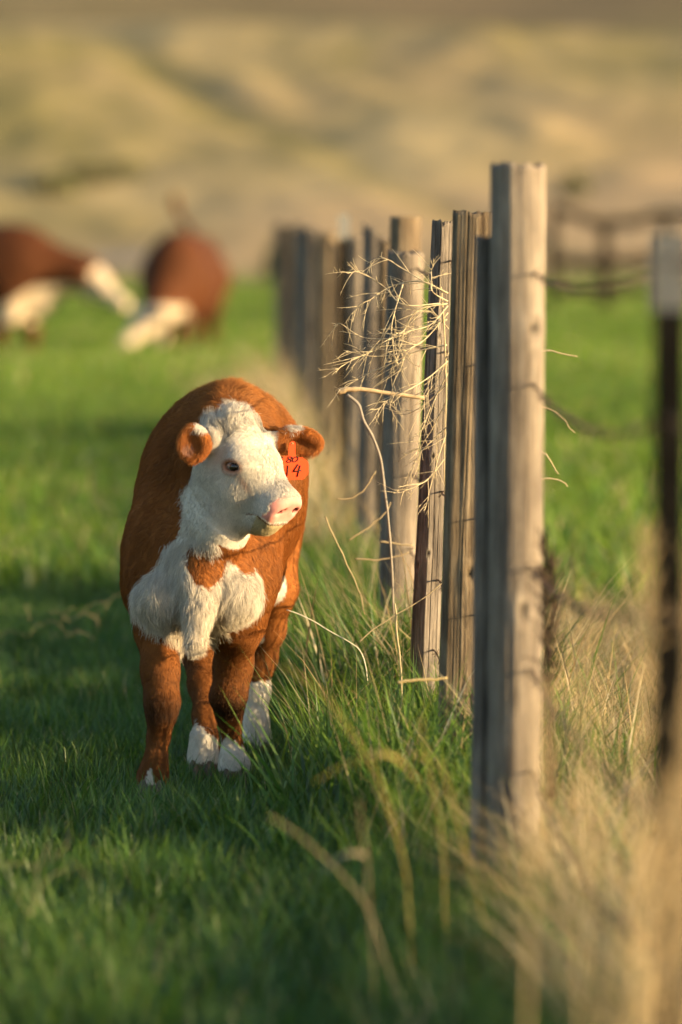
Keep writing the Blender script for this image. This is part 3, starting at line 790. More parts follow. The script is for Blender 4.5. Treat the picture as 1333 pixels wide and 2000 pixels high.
    pr = trunk + legs(.52, -.62, .10) + hp_ + [('c', [((-.92, 0, 1.20), .05), ((-1.02, -.10, 1.42), .035), ((-1.0, -.22, 1.62), .03), ((-.98, -.26, 1.72), .05), ((-.98, -.24, 1.82), .02)], .04)]
    def wf2(P):
        L = (P - np.array(o2)) @ M
        return ((L[:, 0] > .06) & (np.abs(L[:, 1]) < .15) & (P[:, 2] < .8)) | ((P[:, 2] < .62) & (P[:, 0] > .25) & (P[:, 2] > .2) & (P[:, 1] < .15))
    V, Q, C = cow_mesh(pr, (-1.3, -1.1, -.06), (1.8, .75, 1.95), .024, wf2)
    place('dark red cow facing forward with white face down in the grass and tail raised', 360, 67, math.radians(-97), V, Q, C, f)
if 'cows' not in SKIP: build_cows()
# ------------------------------------------------------------------ fence
def wood_mat(name, c0, c1, c2):
    m, nt, b = new_mat(name)
    tc = N(nt, 'ShaderNodeTexCoord')
    oi = N(nt, 'ShaderNodeObjectInfo')
    off = N(nt, 'ShaderNodeVectorMath', _operation='ADD'); sc_ = N(nt, 'ShaderNodeVectorMath', _operation='SCALE'); sc_.inputs['Scale'].default_value = 13.0
    cb = N(nt, 'ShaderNodeCombineXYZ'); nt.links.new(oi.outputs['Random'], cb.inputs[0]); nt.links.new(oi.outputs['Random'], cb.inputs[2])
    nt.links.new(cb.outputs[0], sc_.inputs[0]); nt.links.new(tc.outputs['Object'], off.inputs[0]); nt.links.new(sc_.outputs[0], off.inputs[1])
    mp = N(nt, 'ShaderNodeMapping'); mp.inputs['Scale'].default_value = (1, 1, .035); nt.links.new(off.outputs[0], mp.inputs[0])
    fine = N(nt, 'ShaderNodeTexNoise', Scale=170.0, Detail=6.0, Roughness=.7); nt.links.new(mp.outputs[0], fine.inputs['Vector'])
    mp2 = N(nt, 'ShaderNodeMapping'); mp2.inputs['Scale'].default_value = (1, 1, .12); nt.links.new(off.outputs[0], mp2.inputs[0])
    big = N(nt, 'ShaderNodeTexNoise', Scale=22.0, Detail=4.0, Roughness=.6); nt.links.new(mp2.outputs[0], big.inputs['Vector'])
    r = N(nt, 'ShaderNodeValToRGB'); e = r.color_ramp.elements
    e[0].position = .30; e[0].color = (*c0, 1); e[1].position = .72; e[1].color = (*c2, 1); x = e.new(.48); x.color = (*c1, 1)
    ad = N(nt, 'ShaderNodeMath', _operation='MULTIPLY_ADD'); ad.inputs[1].default_value = .55
    s2 = N(nt, 'ShaderNodeMath', _operation='SUBTRACT'); s2.inputs[1].default_value = .5
    nt.links.new(big.outputs[0], s2.inputs[0]); nt.links.new(s2.outputs[0], ad.inputs[0]); nt.links.new(fine.outputs[0], ad.inputs[2])
    nt.links.new(ad.outputs[0], r.inputs[0])
    at = N(nt, 'ShaderNodeAttribute', _attribute_name='wear')
    mx = N(nt, 'ShaderNodeMix', _data_type='RGBA', _blend_type='MULTIPLY'); mx.inputs[0].default_value = 1
    nt.links.new(r.outputs[0], mx.inputs[6]); nt.links.new(at.outputs['Color'], mx.inputs[7])
    # weather stains
    mp3 = N(nt, 'ShaderNodeMapping'); mp3.inputs['Scale'].default_value = (1, 1, .35); nt.links.new(off.outputs[0], mp3.inputs[0])
    st = N(nt, 'ShaderNodeTexNoise', Scale=14.0, Detail=5.0, Roughness=.65); nt.links.new(mp3.outputs[0], st.inputs['Vector'])
    sr = N(nt, 'ShaderNodeValToRGB'); sr.color_ramp.elements[0].position = .36; sr.color_ramp.elements[1].position = .62
    sr.color_ramp.elements[0].color = (.55, .54, .55, 1); sr.color_ramp.elements[1].color = (1.12, 1.1, 1.06, 1); nt.links.new(st.outputs[0], sr.inputs[0])
    mx2 = N(nt, 'ShaderNodeMix', _data_type='RGBA', _blend_type='MULTIPLY'); mx2.inputs[0].default_value = .85
    nt.links.new(mx.outputs[2], mx2.inputs[6]); nt.links.new(sr.outputs[0], mx2.inputs[7])
    nt.links.new(mx2.outputs[2], b.inputs['Base Color'])
    b.inputs['Roughness'].default_value = .9; b.inputs['Specular IOR Level'].default_value = .15
    bp = N(nt, 'ShaderNodeBump', Strength=.9, Distance=.004); nt.links.new(fine.outputs[0], bp.inputs['Height']); nt.links.new(bp.outputs[0], b.inputs['Normal'])
    return m
WM = {'grey': wood_mat('weathered_grey_wood', (.06, .05, .043), (.18, .156, .135), (.34, .30, .26)),
      'tan': wood_mat('weathered_tan_wood', (.075, .052, .034), (.22, .168, .112), (.38, .31, .22)),
      'pale': wood_mat('pale_smooth_wood', (.12, .098, .08), (.225, .19, .155), (.34, .298, .25)),
      'dark': wood_mat('dark_old_wood', (.05, .037, .026), (.13, .10, .07), (.24, .19, .14))}
def wood_post(base, top, r0, r1, mat, label, seed, nth=72, nz=90, cracks=7, knots=(), flat=None, chip=.012, tilt=0, square=0, group='wooden posts of the wire fence', dark=1.0):
    """tapered split or round post with checks (drying cracks), knots and a broken top; base/top world points at its axis"""
    r = np.random.default_rng(seed)
    base = np.asarray(base, float); top = np.asarray(top, float)
    base = base + (base - top) / np.linalg.norm(base - top) * .06
    L = np.linalg.norm(top - base); ax = (top - base) / L
    th = np.linspace(0, 2 * math.pi, nth, endpoint=False); tz = np.concatenate([np.linspace(0, .97, nz - 4), np.linspace(.977, 1, 4)])
    T, Zt = np.meshgrid(th, tz)
    rad = r0 + (r1 - r0) * Zt
    lob = 1 + .035 * np.cos(2 * T + r.uniform(0, 6)) + .02 * np.cos(3 * T + r.uniform(0, 6))
    if square: lob = lob * (1 + square * (1 / np.maximum(np.abs(np.cos(T)), np.abs(np.sin(T))) - 1))
    if flat is not None:                                        # one side split flat
        for fa, fd in flat:
            c = np.cos(T - fa); lim = np.where(c > .05, fd / np.maximum(c, .05), 9); lob = np.minimum(lob, lim)
    R_ = rad * lob
    P3 = np.stack([np.cos(T).ravel() * 2.2, np.sin(T).ravel() * 2.2, Zt.ravel() * L * 1.6], 1)
    R_ = R_ + (rad.mean() * .05 * fbm(P3, 3, seed).reshape(T.shape))
    fine = fbm(np.stack([np.cos(T).ravel() * 14, np.sin(T).ravel() * 14, Zt.ravel() * L * 2.2], 1), 3, seed + 3).reshape(T.shape)
    R_ = R_ + rad.mean() * .028 * fine
    wear = np.ones(T.shape)
    for _ in range(cracks):
        a0 = r.uniform(0, 2 * math.pi); z0 = r.uniform(-.1, .7); z1 = z0 + r.uniform(.25, .8); wob = r.uniform(0, 6); wd = r.uniform(.6, 1.5) * max(.022, 2.6 / nth); dp = r.uniform(.05, .16) * rad.mean()
        a = a0 + .05 * np.sin(Zt * 6 + wob) + .03 * np.sin(Zt * 17 + wob)
        da = np.abs((T - a + math.pi) % (2 * math.pi) - math.pi)
        k = np.exp(-(da / wd) ** 2) * sstep(z0, z0 + .08, Zt) * (1 - sstep(z1 - .08, z1, Zt))
        R_ = R_ - dp * k; wear = wear * (1 - .55 * k)
    for (ka, kpy, kr) in knots:
        kz = (W(0, kpy, base[1])[2] - base[2]) / (top[2] - base[2])
        da = ((T - ka + math.pi) % (2 * math.pi) - math.pi) * rad / kr; dz = (Zt - kz) * L / kr
        q = da ** 2 + (dz * .8) ** 2
        R_ = R_ + .004 * np.exp(-q / 2.5) - .012 * np.exp(-q * 5); wear = wear * (1 + .35 * np.exp(-(q - 1.2) ** 2 * 1.2)) * (1 - .85 * np.exp(-q * 3.5))
    wear = wear * dark
    zz = Zt * L
    chipn = fbm(np.stack([np.cos(T).ravel() * 3.2, np.sin(T).ravel() * 3.2, 0 * T.ravel()], 1), 3, seed + 9).reshape(T.shape)
    zz = zz + np.where(Zt > .96, (chipn * chip + tilt * np.cos(T)) * sstep(.96, 1, Zt), 0)
    # frame across the axis: x to the right, y away
    e1 = np.cross(np.array([0, 1.0, 0]), ax); e1 /= np.linalg.norm(e1); e2 = np.cross(ax, e1)
    V = base + ax * zz.ravel()[:, None] + e1 * (R_ * np.cos(T)).ravel()[:, None] + e2 * (R_ * np.sin(T)).ravel()[:, None]
    i, j = np.meshgrid(np.arange(nz - 1), np.arange(nth), indexing='ij'); jn = (j + 1) % nth
    Q = np.stack([i * nth + j, i * nth + jn, (i + 1) * nth + jn, (i + 1) * nth + j], -1).reshape(-1, 4)
    # end grain: rings shrinking to the centre
    last = (nz - 1) * nth; n0 = len(V); rows = [V]; Qs = [Q]; prev = last; wl = [wear.ravel()]
    ctr = V[last:].mean(0)
    for s_, dz in ((.8, -.002), (.5, -.006), (.2, -.008)):
        ring = ctr + (V[last:last + nth] - ctr) * s_; ring = ring + ax * (dz + .006 * fbm(ring * 60, 2, seed))[:, None]
        rows.append(ring); st = n0; n0 += nth
        jj = np.arange(nth); Qs.append(np.stack([prev + jj, prev + (jj + 1) % nth, st + (jj + 1) % nth, st + jj], 1)); prev = st
        wl.append(np.full(nth, .62) * (1 + .3 * r.normal(0, 1, nth)).clip(.5, 1.4))
    rows.append(ctr[None] - ax * .008); wl.append(np.array([.5])); jj = np.arange(nth)
    Tt = np.stack([prev + jj, prev + (jj + 1) % nth, np.full(nth, n0)], 1)
    V = np.concatenate(rows)
    loc = base + ax * .06
    me = mesh_np('fence_post', V - loc, [np.concatenate(Qs), Tt], WM[mat]); wv = np.concatenate(wl)
    set_color(me, 'wear', np.repeat(wv[:, None], 3, 1))
    o = bpy.data.objects.new('fence_post', me); link(o); o.location = loc
    return tag(o, label, 'fence post', group)
def gp(px, d):
    x = (px - 666.5) * d / FPX; return np.array([x, d, gz(x, d)])
steel = plain_mat('galvanised_wire', (.30, .27, .23), .45, .5, .6)
rust = plain_mat('rusty_wire', (.10, .066, .048), .7, .3, .3, nscale=40)
POSTS = []
def t_post(px, d, topz, label, seed, tipm, yaw):
    b = gp(px, d); root = empty('steel_post', b, label, 'fence post', 'steel posts of the wire fence'); root.rotation_euler = (0, 0, yaw)
    pm = plain_mat('post_paint_%d' % seed, (.018, .015, .011), .85, .06, 0, 30, .35)
    H_ = topz - b[2]
    def section(z0, z1, g=1.0):
        # T section outline: flange across, web behind
        o2 = np.array([(-.0225, -.004), (.0225, -.004), (.0225, .0), (.0028, .0015), (.0025, .033), (-.0025, .033), (-.0028, .0015), (-.0225, .0)]) * g
        k = len(o2); V = np.concatenate([np.hstack([o2, np.full((k, 1), z)]) for z in (z0, z1)])
        Q = [(i, (i + 1) % k, k + (i + 1) % k, k + i) for i in range(k)] + [(k, k + 1, k + 2, k + 7), (k + 3, k + 4, k + 5, k + 6), (k + 2, k + 3, k + 6, k + 7)]
        return V, Q
    mb = MB(); mb.add(*section(-.05, H_ - .105)); mb.build('shaft', pm, root, smooth=False)
    mb = MB(); mb.add(*section(H_ - .105, H_, 1.06)); mb.build('painted_tip', tipm, root, smooth=False)
    for i in range(int((H_ - .2) / .054)):
        mb = MB(); mb.box((0, -.0075, .12 + i * .054), (.006, .0045, .008)); mb.build('stud', pm, root, smooth=False)
    POSTS.append((b[0] - .004, d - .02, 0.0))
    return root
def P(px0, px1, ytop, d, wpx0, wpx1, mat, label, seed, wire=True, **kw):
    b = gp(px0, d); t = W(px1, ytop, d); sc_ = d / FPX / 2
    wood_post(b, t, wpx0 * sc_, wpx1 * sc_, mat, label, seed, **kw)
    if wire: POSTS.append((b, t, wpx0 * sc_))
def build_fence():
    white_tip = plain_mat('white_tip_paint', (.26, .25, .225), .6, .3, 0, 60, .12)
    t_post(1309, 7.6, W(1309, 452, 7.6)[2], 'dark steel post with broad white painted tip beside dry grass', 1, white_tip, -.25)
    P(1006, 1013, 322, 11.5, 98, 106, 'pale', 'tall pale round fence post with smooth lit face and flat top', 2, nth=120, nz=90, cracks=3, chip=.01, knots=[(-.9, 640, .022), (-1.3, 1190, .018)])
    P(950, 958, 462, 11.58, 58, 56, 'grey', 'narrow grey post tucked in the shade behind the tall pale post', 3, nth=64, nz=60, wire=False, chip=.006)
    P(893, 925, 414, 13.35, 78, 76, 'tan', 'brown fence post with a round knot near its base', 4, nth=220, nz=140, dark=.8, cracks=11, knots=[(-1.2, 1118, .020)], chip=.008, square=.35)
    P(822, 866, 434, 14.7, 62, 41, 'grey', 'slim cracked grey split post leaning with a forked top', 5, dark=.85, nth=220, nz=150, cracks=20, knots=[(-1.6, 890, .009), (-1.65, 1081, .011), (-2.6, 1104, .010), (-1.5, 655, .008)], chip=.02, flat=[(-.9, .75), (-2.3, .85)])
    P(771, 794, 492, 16.4, 74, 74, 'pale', 'short thick bleached post behind the dry tumbleweed twigs', 6, nth=96, nz=90, cracks=6, knots=[(-1.5, 660, .014)], chip=.012)
    P(770, 792, 423, 18.4, 62, 62, 'tan', 'tall round post standing directly behind the short thick bleached post', 7, cracks=5, chip=.004)
    P(716, 732, 455, 21.0, 50, 48, 'grey', 'grey post with a slanted pointed top next after the tall round post', 8, chip=.03, tilt=-.03)
    t_post(672, 24.0, W(677, 418, 24.0)[2], 'slim dark steel post with faded pale tip between far wooden posts', 2, plain_mat('faded_tip_paint', (.22, .22, .21), .7, .2), .1)
    P(694, 698, 462, 23.0, 36, 34, 'pale', 'thin pale post just before the far steel post', 9, nth=40, nz=40)
    P(640, 641, 456, 27.5, 40, 38, 'tan', 'tan post next beyond the far steel post', 10, nth=40, nz=40, dark=.8, chip=.02)
    P(607, 608, 447, 31.0, 40, 38, 'grey', 'greyish post second beyond the far steel post', 11, nth=40, nz=40, dark=.8, chip=.03)
    P(586, 590, 436, 35.0, 36, 34, 'pale', 'bleached post third beyond the far steel post', 12, nth=40, nz=40)
    P(566, 567, 442, 39.0, 34, 32, 'dark', 'dark weathered post near the far end of the fence', 13, nth=40, nz=40)
    P(553, 553, 436, 44.0, 30, 30, 'grey', 'farthest grey post at the end of the fence', 14, nth=40, nz=40)
    P(655, 658, 478, 26.0, 26, 22, 'dark', 'slender dark stake right behind the far steel post', 15, nth=40, nz=40, wire=False, chip=.03)
    P(622, 625, 470, 29.5, 24, 20, 'dark', 'slender dark stake between the tan post and the greyish post', 16, nth=40, nz=40, wire=False, chip=.03)
    P(597, 594, 460, 33.0, 22, 20, 'grey', 'slender grey stake between the greyish post and the bleached post', 17, nth=40, nz=40, wire=False, chip=.03)
    P(576, 579, 452, 37.0, 22, 20, 'dark', 'slender dark stake between the bleached post and the dark weathered post', 18, nth=40, nz=40, wire=False, chip=.03)
    P(745, 752, 470, 19.6, 30, 26, 'dark', 'slim dark stake beside the tall round post', 19, nth=48, nz=50, wire=False, chip=.03)
    # ---- barbed wires
    def at_post(p, z):
        if len(p) == 3 and not isinstance(p[0], np.ndarray): return np.array([p[0], p[1], z])
        b, t, r = p; k = (z - b[2]) / (t[2] - b[2]); c = b + (t - b) * k
        return np.array([c[0] + r * .62, c[1] - r * .88, z])
    ps = sorted(POSTS, key=lambda q: q[1] if not isinstance(q[0], np.ndarray) else q[0][1])
    ps = [q for q in ps if not (isinstance(q[0], np.ndarray) and 18 < q[0][1] < 19)]
    names = ['topmost', 'second from the top', 'middle', 'second from the ground', 'lowest']
    for wi, z in enumerate((1.335, 1.10, .735, .52, .32)):
        r = np.random.default_rng(40 + wi)
        zt0 = (1.375, 1.165, .90, .62, .42)[wi]
        pts = [np.array([.72, 2.0, zt0])]
        for q in ps:
            zt = z if not isinstance(q[0], np.ndarray) else min(z, q[1][2] - .04)
            if not isinstance(q[0], np.ndarray) and q[1] < 10: zt = zt0
            pts.append(at_post(q, zt + r.normal(0, .008)))
        path = []
        for a, b in zip(pts[:-1], pts[1:]):
            n = max(6, int(np.linalg.norm(b - a) / .05)); sag = .012 * np.linalg.norm(b - a) ** 1.0 * r.uniform(.4, 1.6)
            t = np.linspace(0, 1, n, endpoint=False)[:, None]
            seg = a + (b - a) * t; seg[:, 2] -= (4 * sag * t * (1 - t))[:, 0]
            path.append(seg)
        path = np.concatenate(path + [pts[-1][None]])
        path = path + .002 * r.normal(0, 1, path.shape)
        s = np.concatenate([[0], np.cumsum(np.linalg.norm(np.diff(path, axis=0), axis=1))])
        ss = np.arange(0, min(s[-1], 33), .018); fine = np.stack([np.interp(ss, s, path[:, a]) for a in range(3)], 1)
        mb = MB()
        for ph in (0, math.pi):
            w = ss / .06 * 2 * math.pi + ph
            tw = fine + .0018 * np.stack([np.cos(w), 0 * w, np.sin(w)], 1)
            mb.tube(tw, .00135, 4)
        far = path[s > 32.9]
        if len(far) > 2: mb.tube(far, .0022, 4)
        for sb in np.arange(.06, 22, .13):
            c = np.array([np.interp(sb, s, path[:, a]) for a in range(3)])
            for k in range(2):
                v = r.normal(0, 1, 3); v[1] *= .3; v /= np.linalg.norm(v); mb.tube([c - v * .013, c + v * .013], [.0009, .0009], 4)
        o = mb.build('barbed_wire', rust, smooth=True)
        tag(o, 'rusty barbed wire strand along the fence, ' + names[wi], 'wire', 'barbed wire strands of the fence')
if 'fence' not in SKIP: build_fence()

# ------------------------------------------------------------------ pole fence far to the right
def build_poles():
    d0 = 96.0
    def pole(root, name, a, b, r0, r1, seed):
        n = 10; t = np.linspace(0, 1, n)[:, None]; pts = a + (b - a) * t + .03 * np.stack([0 * t[:, 0], 0 * t[:, 0], fbm(np.hstack([t * 4, t * 0, t * 0]), 2, seed)], 1)
        mb = MB(); mb.tube(pts, np.linspace(r0, r1, n), 10, C=(.24, .24, .24)); return mb.build(name, WM['dark'], root, attr='wear')
    zx = lambda px: (px - 666.5) * d0 / FPX
    for i, (p0, p1) in enumerate(((1075, 1182), (1182, 1300), (1300, 1430))):
        x0, x1 = zx(p0), zx(p1)
        root = empty('pole_fence', (x0, d0, 0), ['dark pole fence panel with splintered upper rail beyond the meadow, behind the tall pale post', 'dark pole fence panel with arching upper rail beyond the meadow', 'dark pole fence panel behind the steel post with white tip'][i], 'fence', 'pole fence panels beyond the meadow')
        z2 = W(0, 437, d0)[2]; z1 = W(0, 512, d0)[2]
        a = np.array([0, 0, 0.0])
        if i == 0: pole(root, 'post', a + (.05, 0, -.2), a + (.05, 0, z2 + .15), .10, .09, 1)
        pole(root, 'post', a + (x1 - x0, .0, -.2), a + (x1 - x0, 0, z2 + .12), .12, .10, 2 + i)
        dz = [(.28, -.02), (-.02, .14), (.14, .0)][i]
        pole(root, 'rail', a + (0, -.12, z2 + dz[0]), a + (x1 - x0 + .03, -.12, z2 + dz[1]), .085, .10, 5 + i)
        pole(root, 'rail', a + (0, -.13, z1 + .02), a + (x1 - x0 + .03, -.13, z1 + [-.02, .05, .1][i]), .10, .11, 9 + i)
        pole(root, 'rail', a + (0, -.13, z1 - .48), a + (x1 - x0 + .03, -.13, z1 - .50), .06, .05, 12 + i)
if 'fence' not in SKIP: build_poles()
# ------------------------------------------------------------------ dry plants
twigm = attr_mat('dry_twig', 'col', .8, .2, noise=(120, .25))
def stalk(name, label, pts_px, d, r0, r1, col, cat='stalk', group=None, n=24, dd=None, blade=None, seg=7, ground=False):
    """a single stem through photo pixels at distance d"""
    dd = dd if dd is not None else [0] * len(pts_px)
    pts = np.array([W(x, y, d + e) for (x, y), e in zip(pts_px, dd)])
    if ground:
        e = pts[-1]; v = e - pts[-2]; s_ = min(.6, abs(v[0] / (abs(v[2]) + .01))) * np.sign(v[0]); h = e[2] - gz(e[0], e[1]); f_ = np.array([e[0] + s_ * h * .5, e[1] + .02, gz(e[0], e[1]) - .01])
        if h > .02: pts = np.vstack([pts, f_])
    P3 = spline(pts, n); t = np.linspace(0, 1, n)
    P3 = P3 + .0025 * np.stack([fbm(np.stack([t * 9, 0 * t, 0 * t], 1), 2, int(pts_px[0][0])), 0 * t, fbm(np.stack([t * 9, 0 * t, 0 * t], 1), 2, int(pts_px[0][1]))], 1)
    rad = r0 + (r1 - r0) * t
    nod = 1 + .25 * np.exp(-((t * 4.3) % 1 - .5) ** 2 / .004)
    mb = MB(); mb.tube(P3, rad * nod, seg, C=col)
    if blade:                                   # dry leaf hanging from the stem
        for (t0, ln_, w_, dirx) in blade:
            i = int(t0 * (n - 1)); p = P3[i]; k = np.linspace(0, 1, 7)
            c = p + np.stack([dirx * ln_ * k, 0 * k - .02 * k, ln_ * (.5 * k - 1.1 * k * k)], 1); wv = w_ * (1 - k ** 2) + .0004
            A = c + np.stack([0 * k, wv, wv * .4], 1); B = c - np.stack([0 * k, wv, wv * .4], 1)
            V = np.concatenate([A, B]); Q = [(j, j + 1, 8 + j, 7 + j) for j in range(6)]
            mb.add(V, Q, None, np.asarray(col) * .95)
    loc = P3[-1] if P3[-1][2] < P3[0][2] else P3[0]
    o = mb.build(name, twigm, None, loc=loc)
    return tag(o, label, cat, group)
STRAW = (.50, .40, .24); GOLD = (.40, .31, .09); GREYT = (.42, .38, .32); YEL = (.40, .38, .10)
def build_tumbleweed():
    r = np.random.default_rng(21)
    c3 = lambda x, y: (500 + x * .45, 300 + y * .45)
    br = [[(835, 605), (720, 555), (600, 570), (500, 630), (440, 670), (385, 740)], [(830, 605), (740, 560), (640, 500), (560, 458), (480, 470)],
          [(800, 650), (640, 655), (560, 580), (450, 515), (395, 515)], [(832, 650), (700, 680), (640, 770), (560, 815), (480, 870), (390, 910), (350, 945)],
          [(834, 660), (760, 740), (640, 780), (500, 860), (380, 905)], [(830, 720), (720, 750), (600, 800), (470, 800), (375, 745), (340, 745)],
          [(835, 690), (740, 800), (660, 850), (540, 880), (385, 860)], [(830, 830), (700, 860), (560, 920), (430, 985), (350, 1035)],
          [(834, 900), (740, 980), (650, 1030), (560, 1080), (500, 1160)], [(640, 560), (590, 750), (600, 900), (560, 1000)],
          [(835, 950), (760, 1100), (720, 1200), (700, 1320)], [(640, 780), (620, 830), (640, 900), (600, 1000), (580, 1100), (640, 1200)],
          [(830, 1000), (730, 1090), (640, 1130), (600, 1100)], [(836, 1180), (760, 1250), (700, 1320), (660, 1400)], [(836, 760), (770, 690), (690, 690), (640, 770)],
          [(833, 640), (770, 600), (760, 520), (775, 460)], [(838, 860), (800, 960), (740, 1060), (730, 1180)], [(838, 1050), (790, 1150), (745, 1230), (700, 1290)],
          [(838, 1300), (760, 1400), (700, 1440), (600, 1480)], [(838, 1180), (790, 1330), (760, 1440), (730, 1560)]]
    b0 = W(858, 600, 14.56)
    root = empty('tumbleweed', b0, 'dry straw coloured tumbleweed of fine twigs caught against the slim cracked post', 'tumbleweed')
    st = MB(); stem = spline([W(862, 560, 14.5), W(868, 640, 14.5), W(872, 760, 14.5), W(868, 900, 14.52), W(872, 1010, 14.52)], 20); st.tube(stem - b0, np.linspace(.0026, .0018, 20), 6, C=STRAW); st.build('stem', twigm, root)
    for bi, b in enumerate(br):
        px = np.array([c3(*p) for p in b]); k = len(px)
        dep = 14.5 + r.uniform(-.10, .06) * np.linspace(0, 1, k) + r.normal(0, .02, k); dep[0] = 14.5
        P3 = spline(np.array([W(x, y, e) for (x, y), e in zip(px, dep)]), 36); t = np.linspace(0, 1, 36)
        w = np.stack([fbm(np.stack([t * 7, t * 0 + bi, t * 0 + a], 1), 2, 5) for a in range(3)], 1); P3 = P3 + .005 * w * t[:, None]
        mb = MB(); col = np.array((.56, .47, .31)) * r.uniform(.85, 1.15)
        mb.tube(P3 - b0, (.0019 - .0013 * t) * (1 + .15 * np.sin(t * 60)), 5, C=col)
        L = np.linalg.norm(np.diff(P3, axis=0), axis=1).sum()
        for s in np.arange(.03, L, .0125):
            i = min(34, int(s / L * 35)); tg = P3[i + 1] - P3[i]; tg /= np.linalg.norm(tg) + 1e-9
            if r.random() < .3: continue
            pr = r.normal(0, 1, 3); pr[1] *= .5; pr -= tg * (pr @ tg); pr /= np.linalg.norm(pr)
            an = r.uniform(.35, .9); dv = tg * math.cos(an) + pr * math.sin(an); ln_ = r.uniform(.025, .115) * (1.1 - .5 * s / L)
            cv = r.normal(0, .14, 3); tt = np.linspace(0, 1, 7)[:, None]
            tw = P3[i] + dv * ln_ * tt + cv * ln_ * tt * tt + np.array([0, 0, -.1]) * ln_ * tt * tt
            mb.tube(tw - b0, np.linspace(.00085, .0004, 7), 4, C=col * r.uniform(.75, 1.15))
            for q in range(r.integers(0, 4)):
                j = r.integers(2, 6); d2 = dv + r.normal(0, .6, 3); d2 /= np.linalg.norm(d2)
                mb.tube(np.array([tw[j], tw[j] + d2 * r.uniform(.006, .022)]) - b0, [.0006, .0004], 4, C=col * .8)
        mb.build('branch', twigm, root)
def build_plants():
    build_tumbleweed()
    stalk('dead_branch', 'thick pale broken stick poking out of the tumbleweed', [(661, 766), (690, 760), (750, 766), (830, 777)], 14.62, .0068, .005, (.56, .42, .25), 'branch')
    stalk('dead_branch', 'grey bent stem hanging down from the broken stick', [(678, 770), (700, 790), (712, 822), (730, 855), (745, 900), (752, 960), (758, 1010), (764, 1090), (770, 1200)], 14.9, .0040, .0030, (.30, .27, .23), 'branch', n=40)
    G = 'dry stems leaning among the fence posts'
    for px, d, r0, lab in (([(658, 974), (690, 972), (716, 950), (735, 920)], 15.0, .0032, 'curved pale dry stem arching left of the short bleached post'),
                        ([(682, 1056), (720, 1030), (752, 1002), (764, 980)], 15.2, .003, 'thin straight dry stem slanting up to the grey hanging stem'),
                        ([(744, 1058), (775, 1062), (806, 1066)], 15.3, .0042, 'short pale stick lying across the foot of the bleached post'),
                        ([(694, 1091), (735, 1094), (772, 1088), (800, 1080)], 15.1, .0034, 'long yellowish stick low in front of the bleached post'),
                        ([(636, 1010), (668, 1080), (700, 1150), (712, 1200)], 14.9, .003, 'straight dry stem rising from the tall grass right of the calf'),
                        ([(700, 1254), (735, 1225), (790, 1192), (850, 1152), (872, 1130)], 14.2, .0026, 'forked pale stem rising from grass across the slim cracked post'),
                        ([(772, 1180), (776, 1240), (782, 1300), (788, 1380)], 13.9, .0040, 'upright yellow straw in front of the slim cracked post')):
        stalk('dry_stalk', lab, px, d, r0 * .62, r0 * .45, np.array(STRAW) * .85 * (.9 + .02 * (px[0][0] % 9)), 'stem', G)
    stalk('straw', 'fine white straw slanting from the calf into the grass', [(560, 1190), (600, 1208), (655, 1240), (705, 1272), (720, 1330)], 13.95, .0011, .0013, (.7, .64, .5), 'straw')
    stalk('straw', 'broken yellow straw lying level in grass before the brown knotted post', [(776, 1333), (820, 1329), (875, 1326)], 13.0, .0034, .003, (.50, .38, .18), 'straw')
    G = 'twig ends sticking out past the tall pale post'
    for px in ([(1020, 690), (1070, 685), (1100, 690), (1127, 696)], [(1020, 790), (1065, 796), (1095, 812), (1122, 846)], [(1020, 860), (1066, 888), (1078, 905), (1090, 925)], [(1030, 940), (1070, 935), (1095, 938), (1110, 950)]):
        stalk('dry_twig', 'thin dry twig end jutting out beyond the tall pale post', px, 15.0, .0022, .0014, STRAW, 'twig', G)
    # blurred stalks between the viewer and the calf
    G = 'dry stalks bent over the near grass'
    for lab, px, d, r0, bl in (
        ('long yellow stalk arching over the near grass, tallest of the bent stalks', [(548, 1298), (622, 1345), (682, 1425), (740, 1525), (788, 1680), (800, 1800)], 9.9, .0036, [(.45, .10, .006, 1)]),
        ('low arched stalk crossing the long yellow stalk', [(608, 1532), (660, 1500), (720, 1480), (790, 1474), (842, 1486), (872, 1530)], 10.0, .0028, None),
        ('straight straw stalk slanting below the arched stalk', [(522, 1590), (600, 1645), (680, 1722), (730, 1800)], 9.6, .0034, None),
        ('short straw stalk standing just right of the long yellow stalk', [(822, 1400), (838, 1500), (862, 1615), (870, 1750)], 10.2, .0032, None),
        ('upright thin stalk with a hanging dry leaf', [(700, 1560), (716, 1680), (725, 1800), (730, 1900)], 9.5, .0026, [(.25, .09, .005, -1)])):
        stalk('dry_stalk', lab, px, d, r0 * .25, r0 * .42, GOLD if 'yellow' in lab else np.array(STRAW) * .75, 'stalk', G, blade=bl, ground=True, n=36)
    # dry weed in the left foreground
    root = empty('dry_weed', W(60, 1790, 10.6), 'thin branching dry weed sprawling on near grass left of the calf', 'weed'); b0 = W(60, 1790, 10.6)
    for px in ([(60, 1790), (20, 1740), (-10, 1755)], [(60, 1790), (70, 1700), (20, 1688), (-12, 1692)], [(70, 1700), (110, 1672), (135, 1640), (132, 1600)], [(60, 1790), (90, 1720), (140, 1700), (182, 1732)], [(40, 1735), (80, 1768), (92, 1806)], [(110, 1672), (150, 1690), (175, 1720)], [(70, 1700), (95, 1650), (90, 1615)]):
        P3 = spline(np.array([W(x, y, 10.6 + random.uniform(-.06, .06)) for x, y in px]), 16) - b0
        mb = MB(); mb.tube(P3, np.linspace(.0009, .0005, 16), 5, C=(.21, .20, .11)); mb.build('branch', twigm, root)
    # straw tuft in the pasture
    root = empty('straw_tuft', W(130, 1245, 18.4), 'loose tuft of pale straw lying in the pasture left of the calf', 'straw'); b0 = W(130, 1245, 18.4)
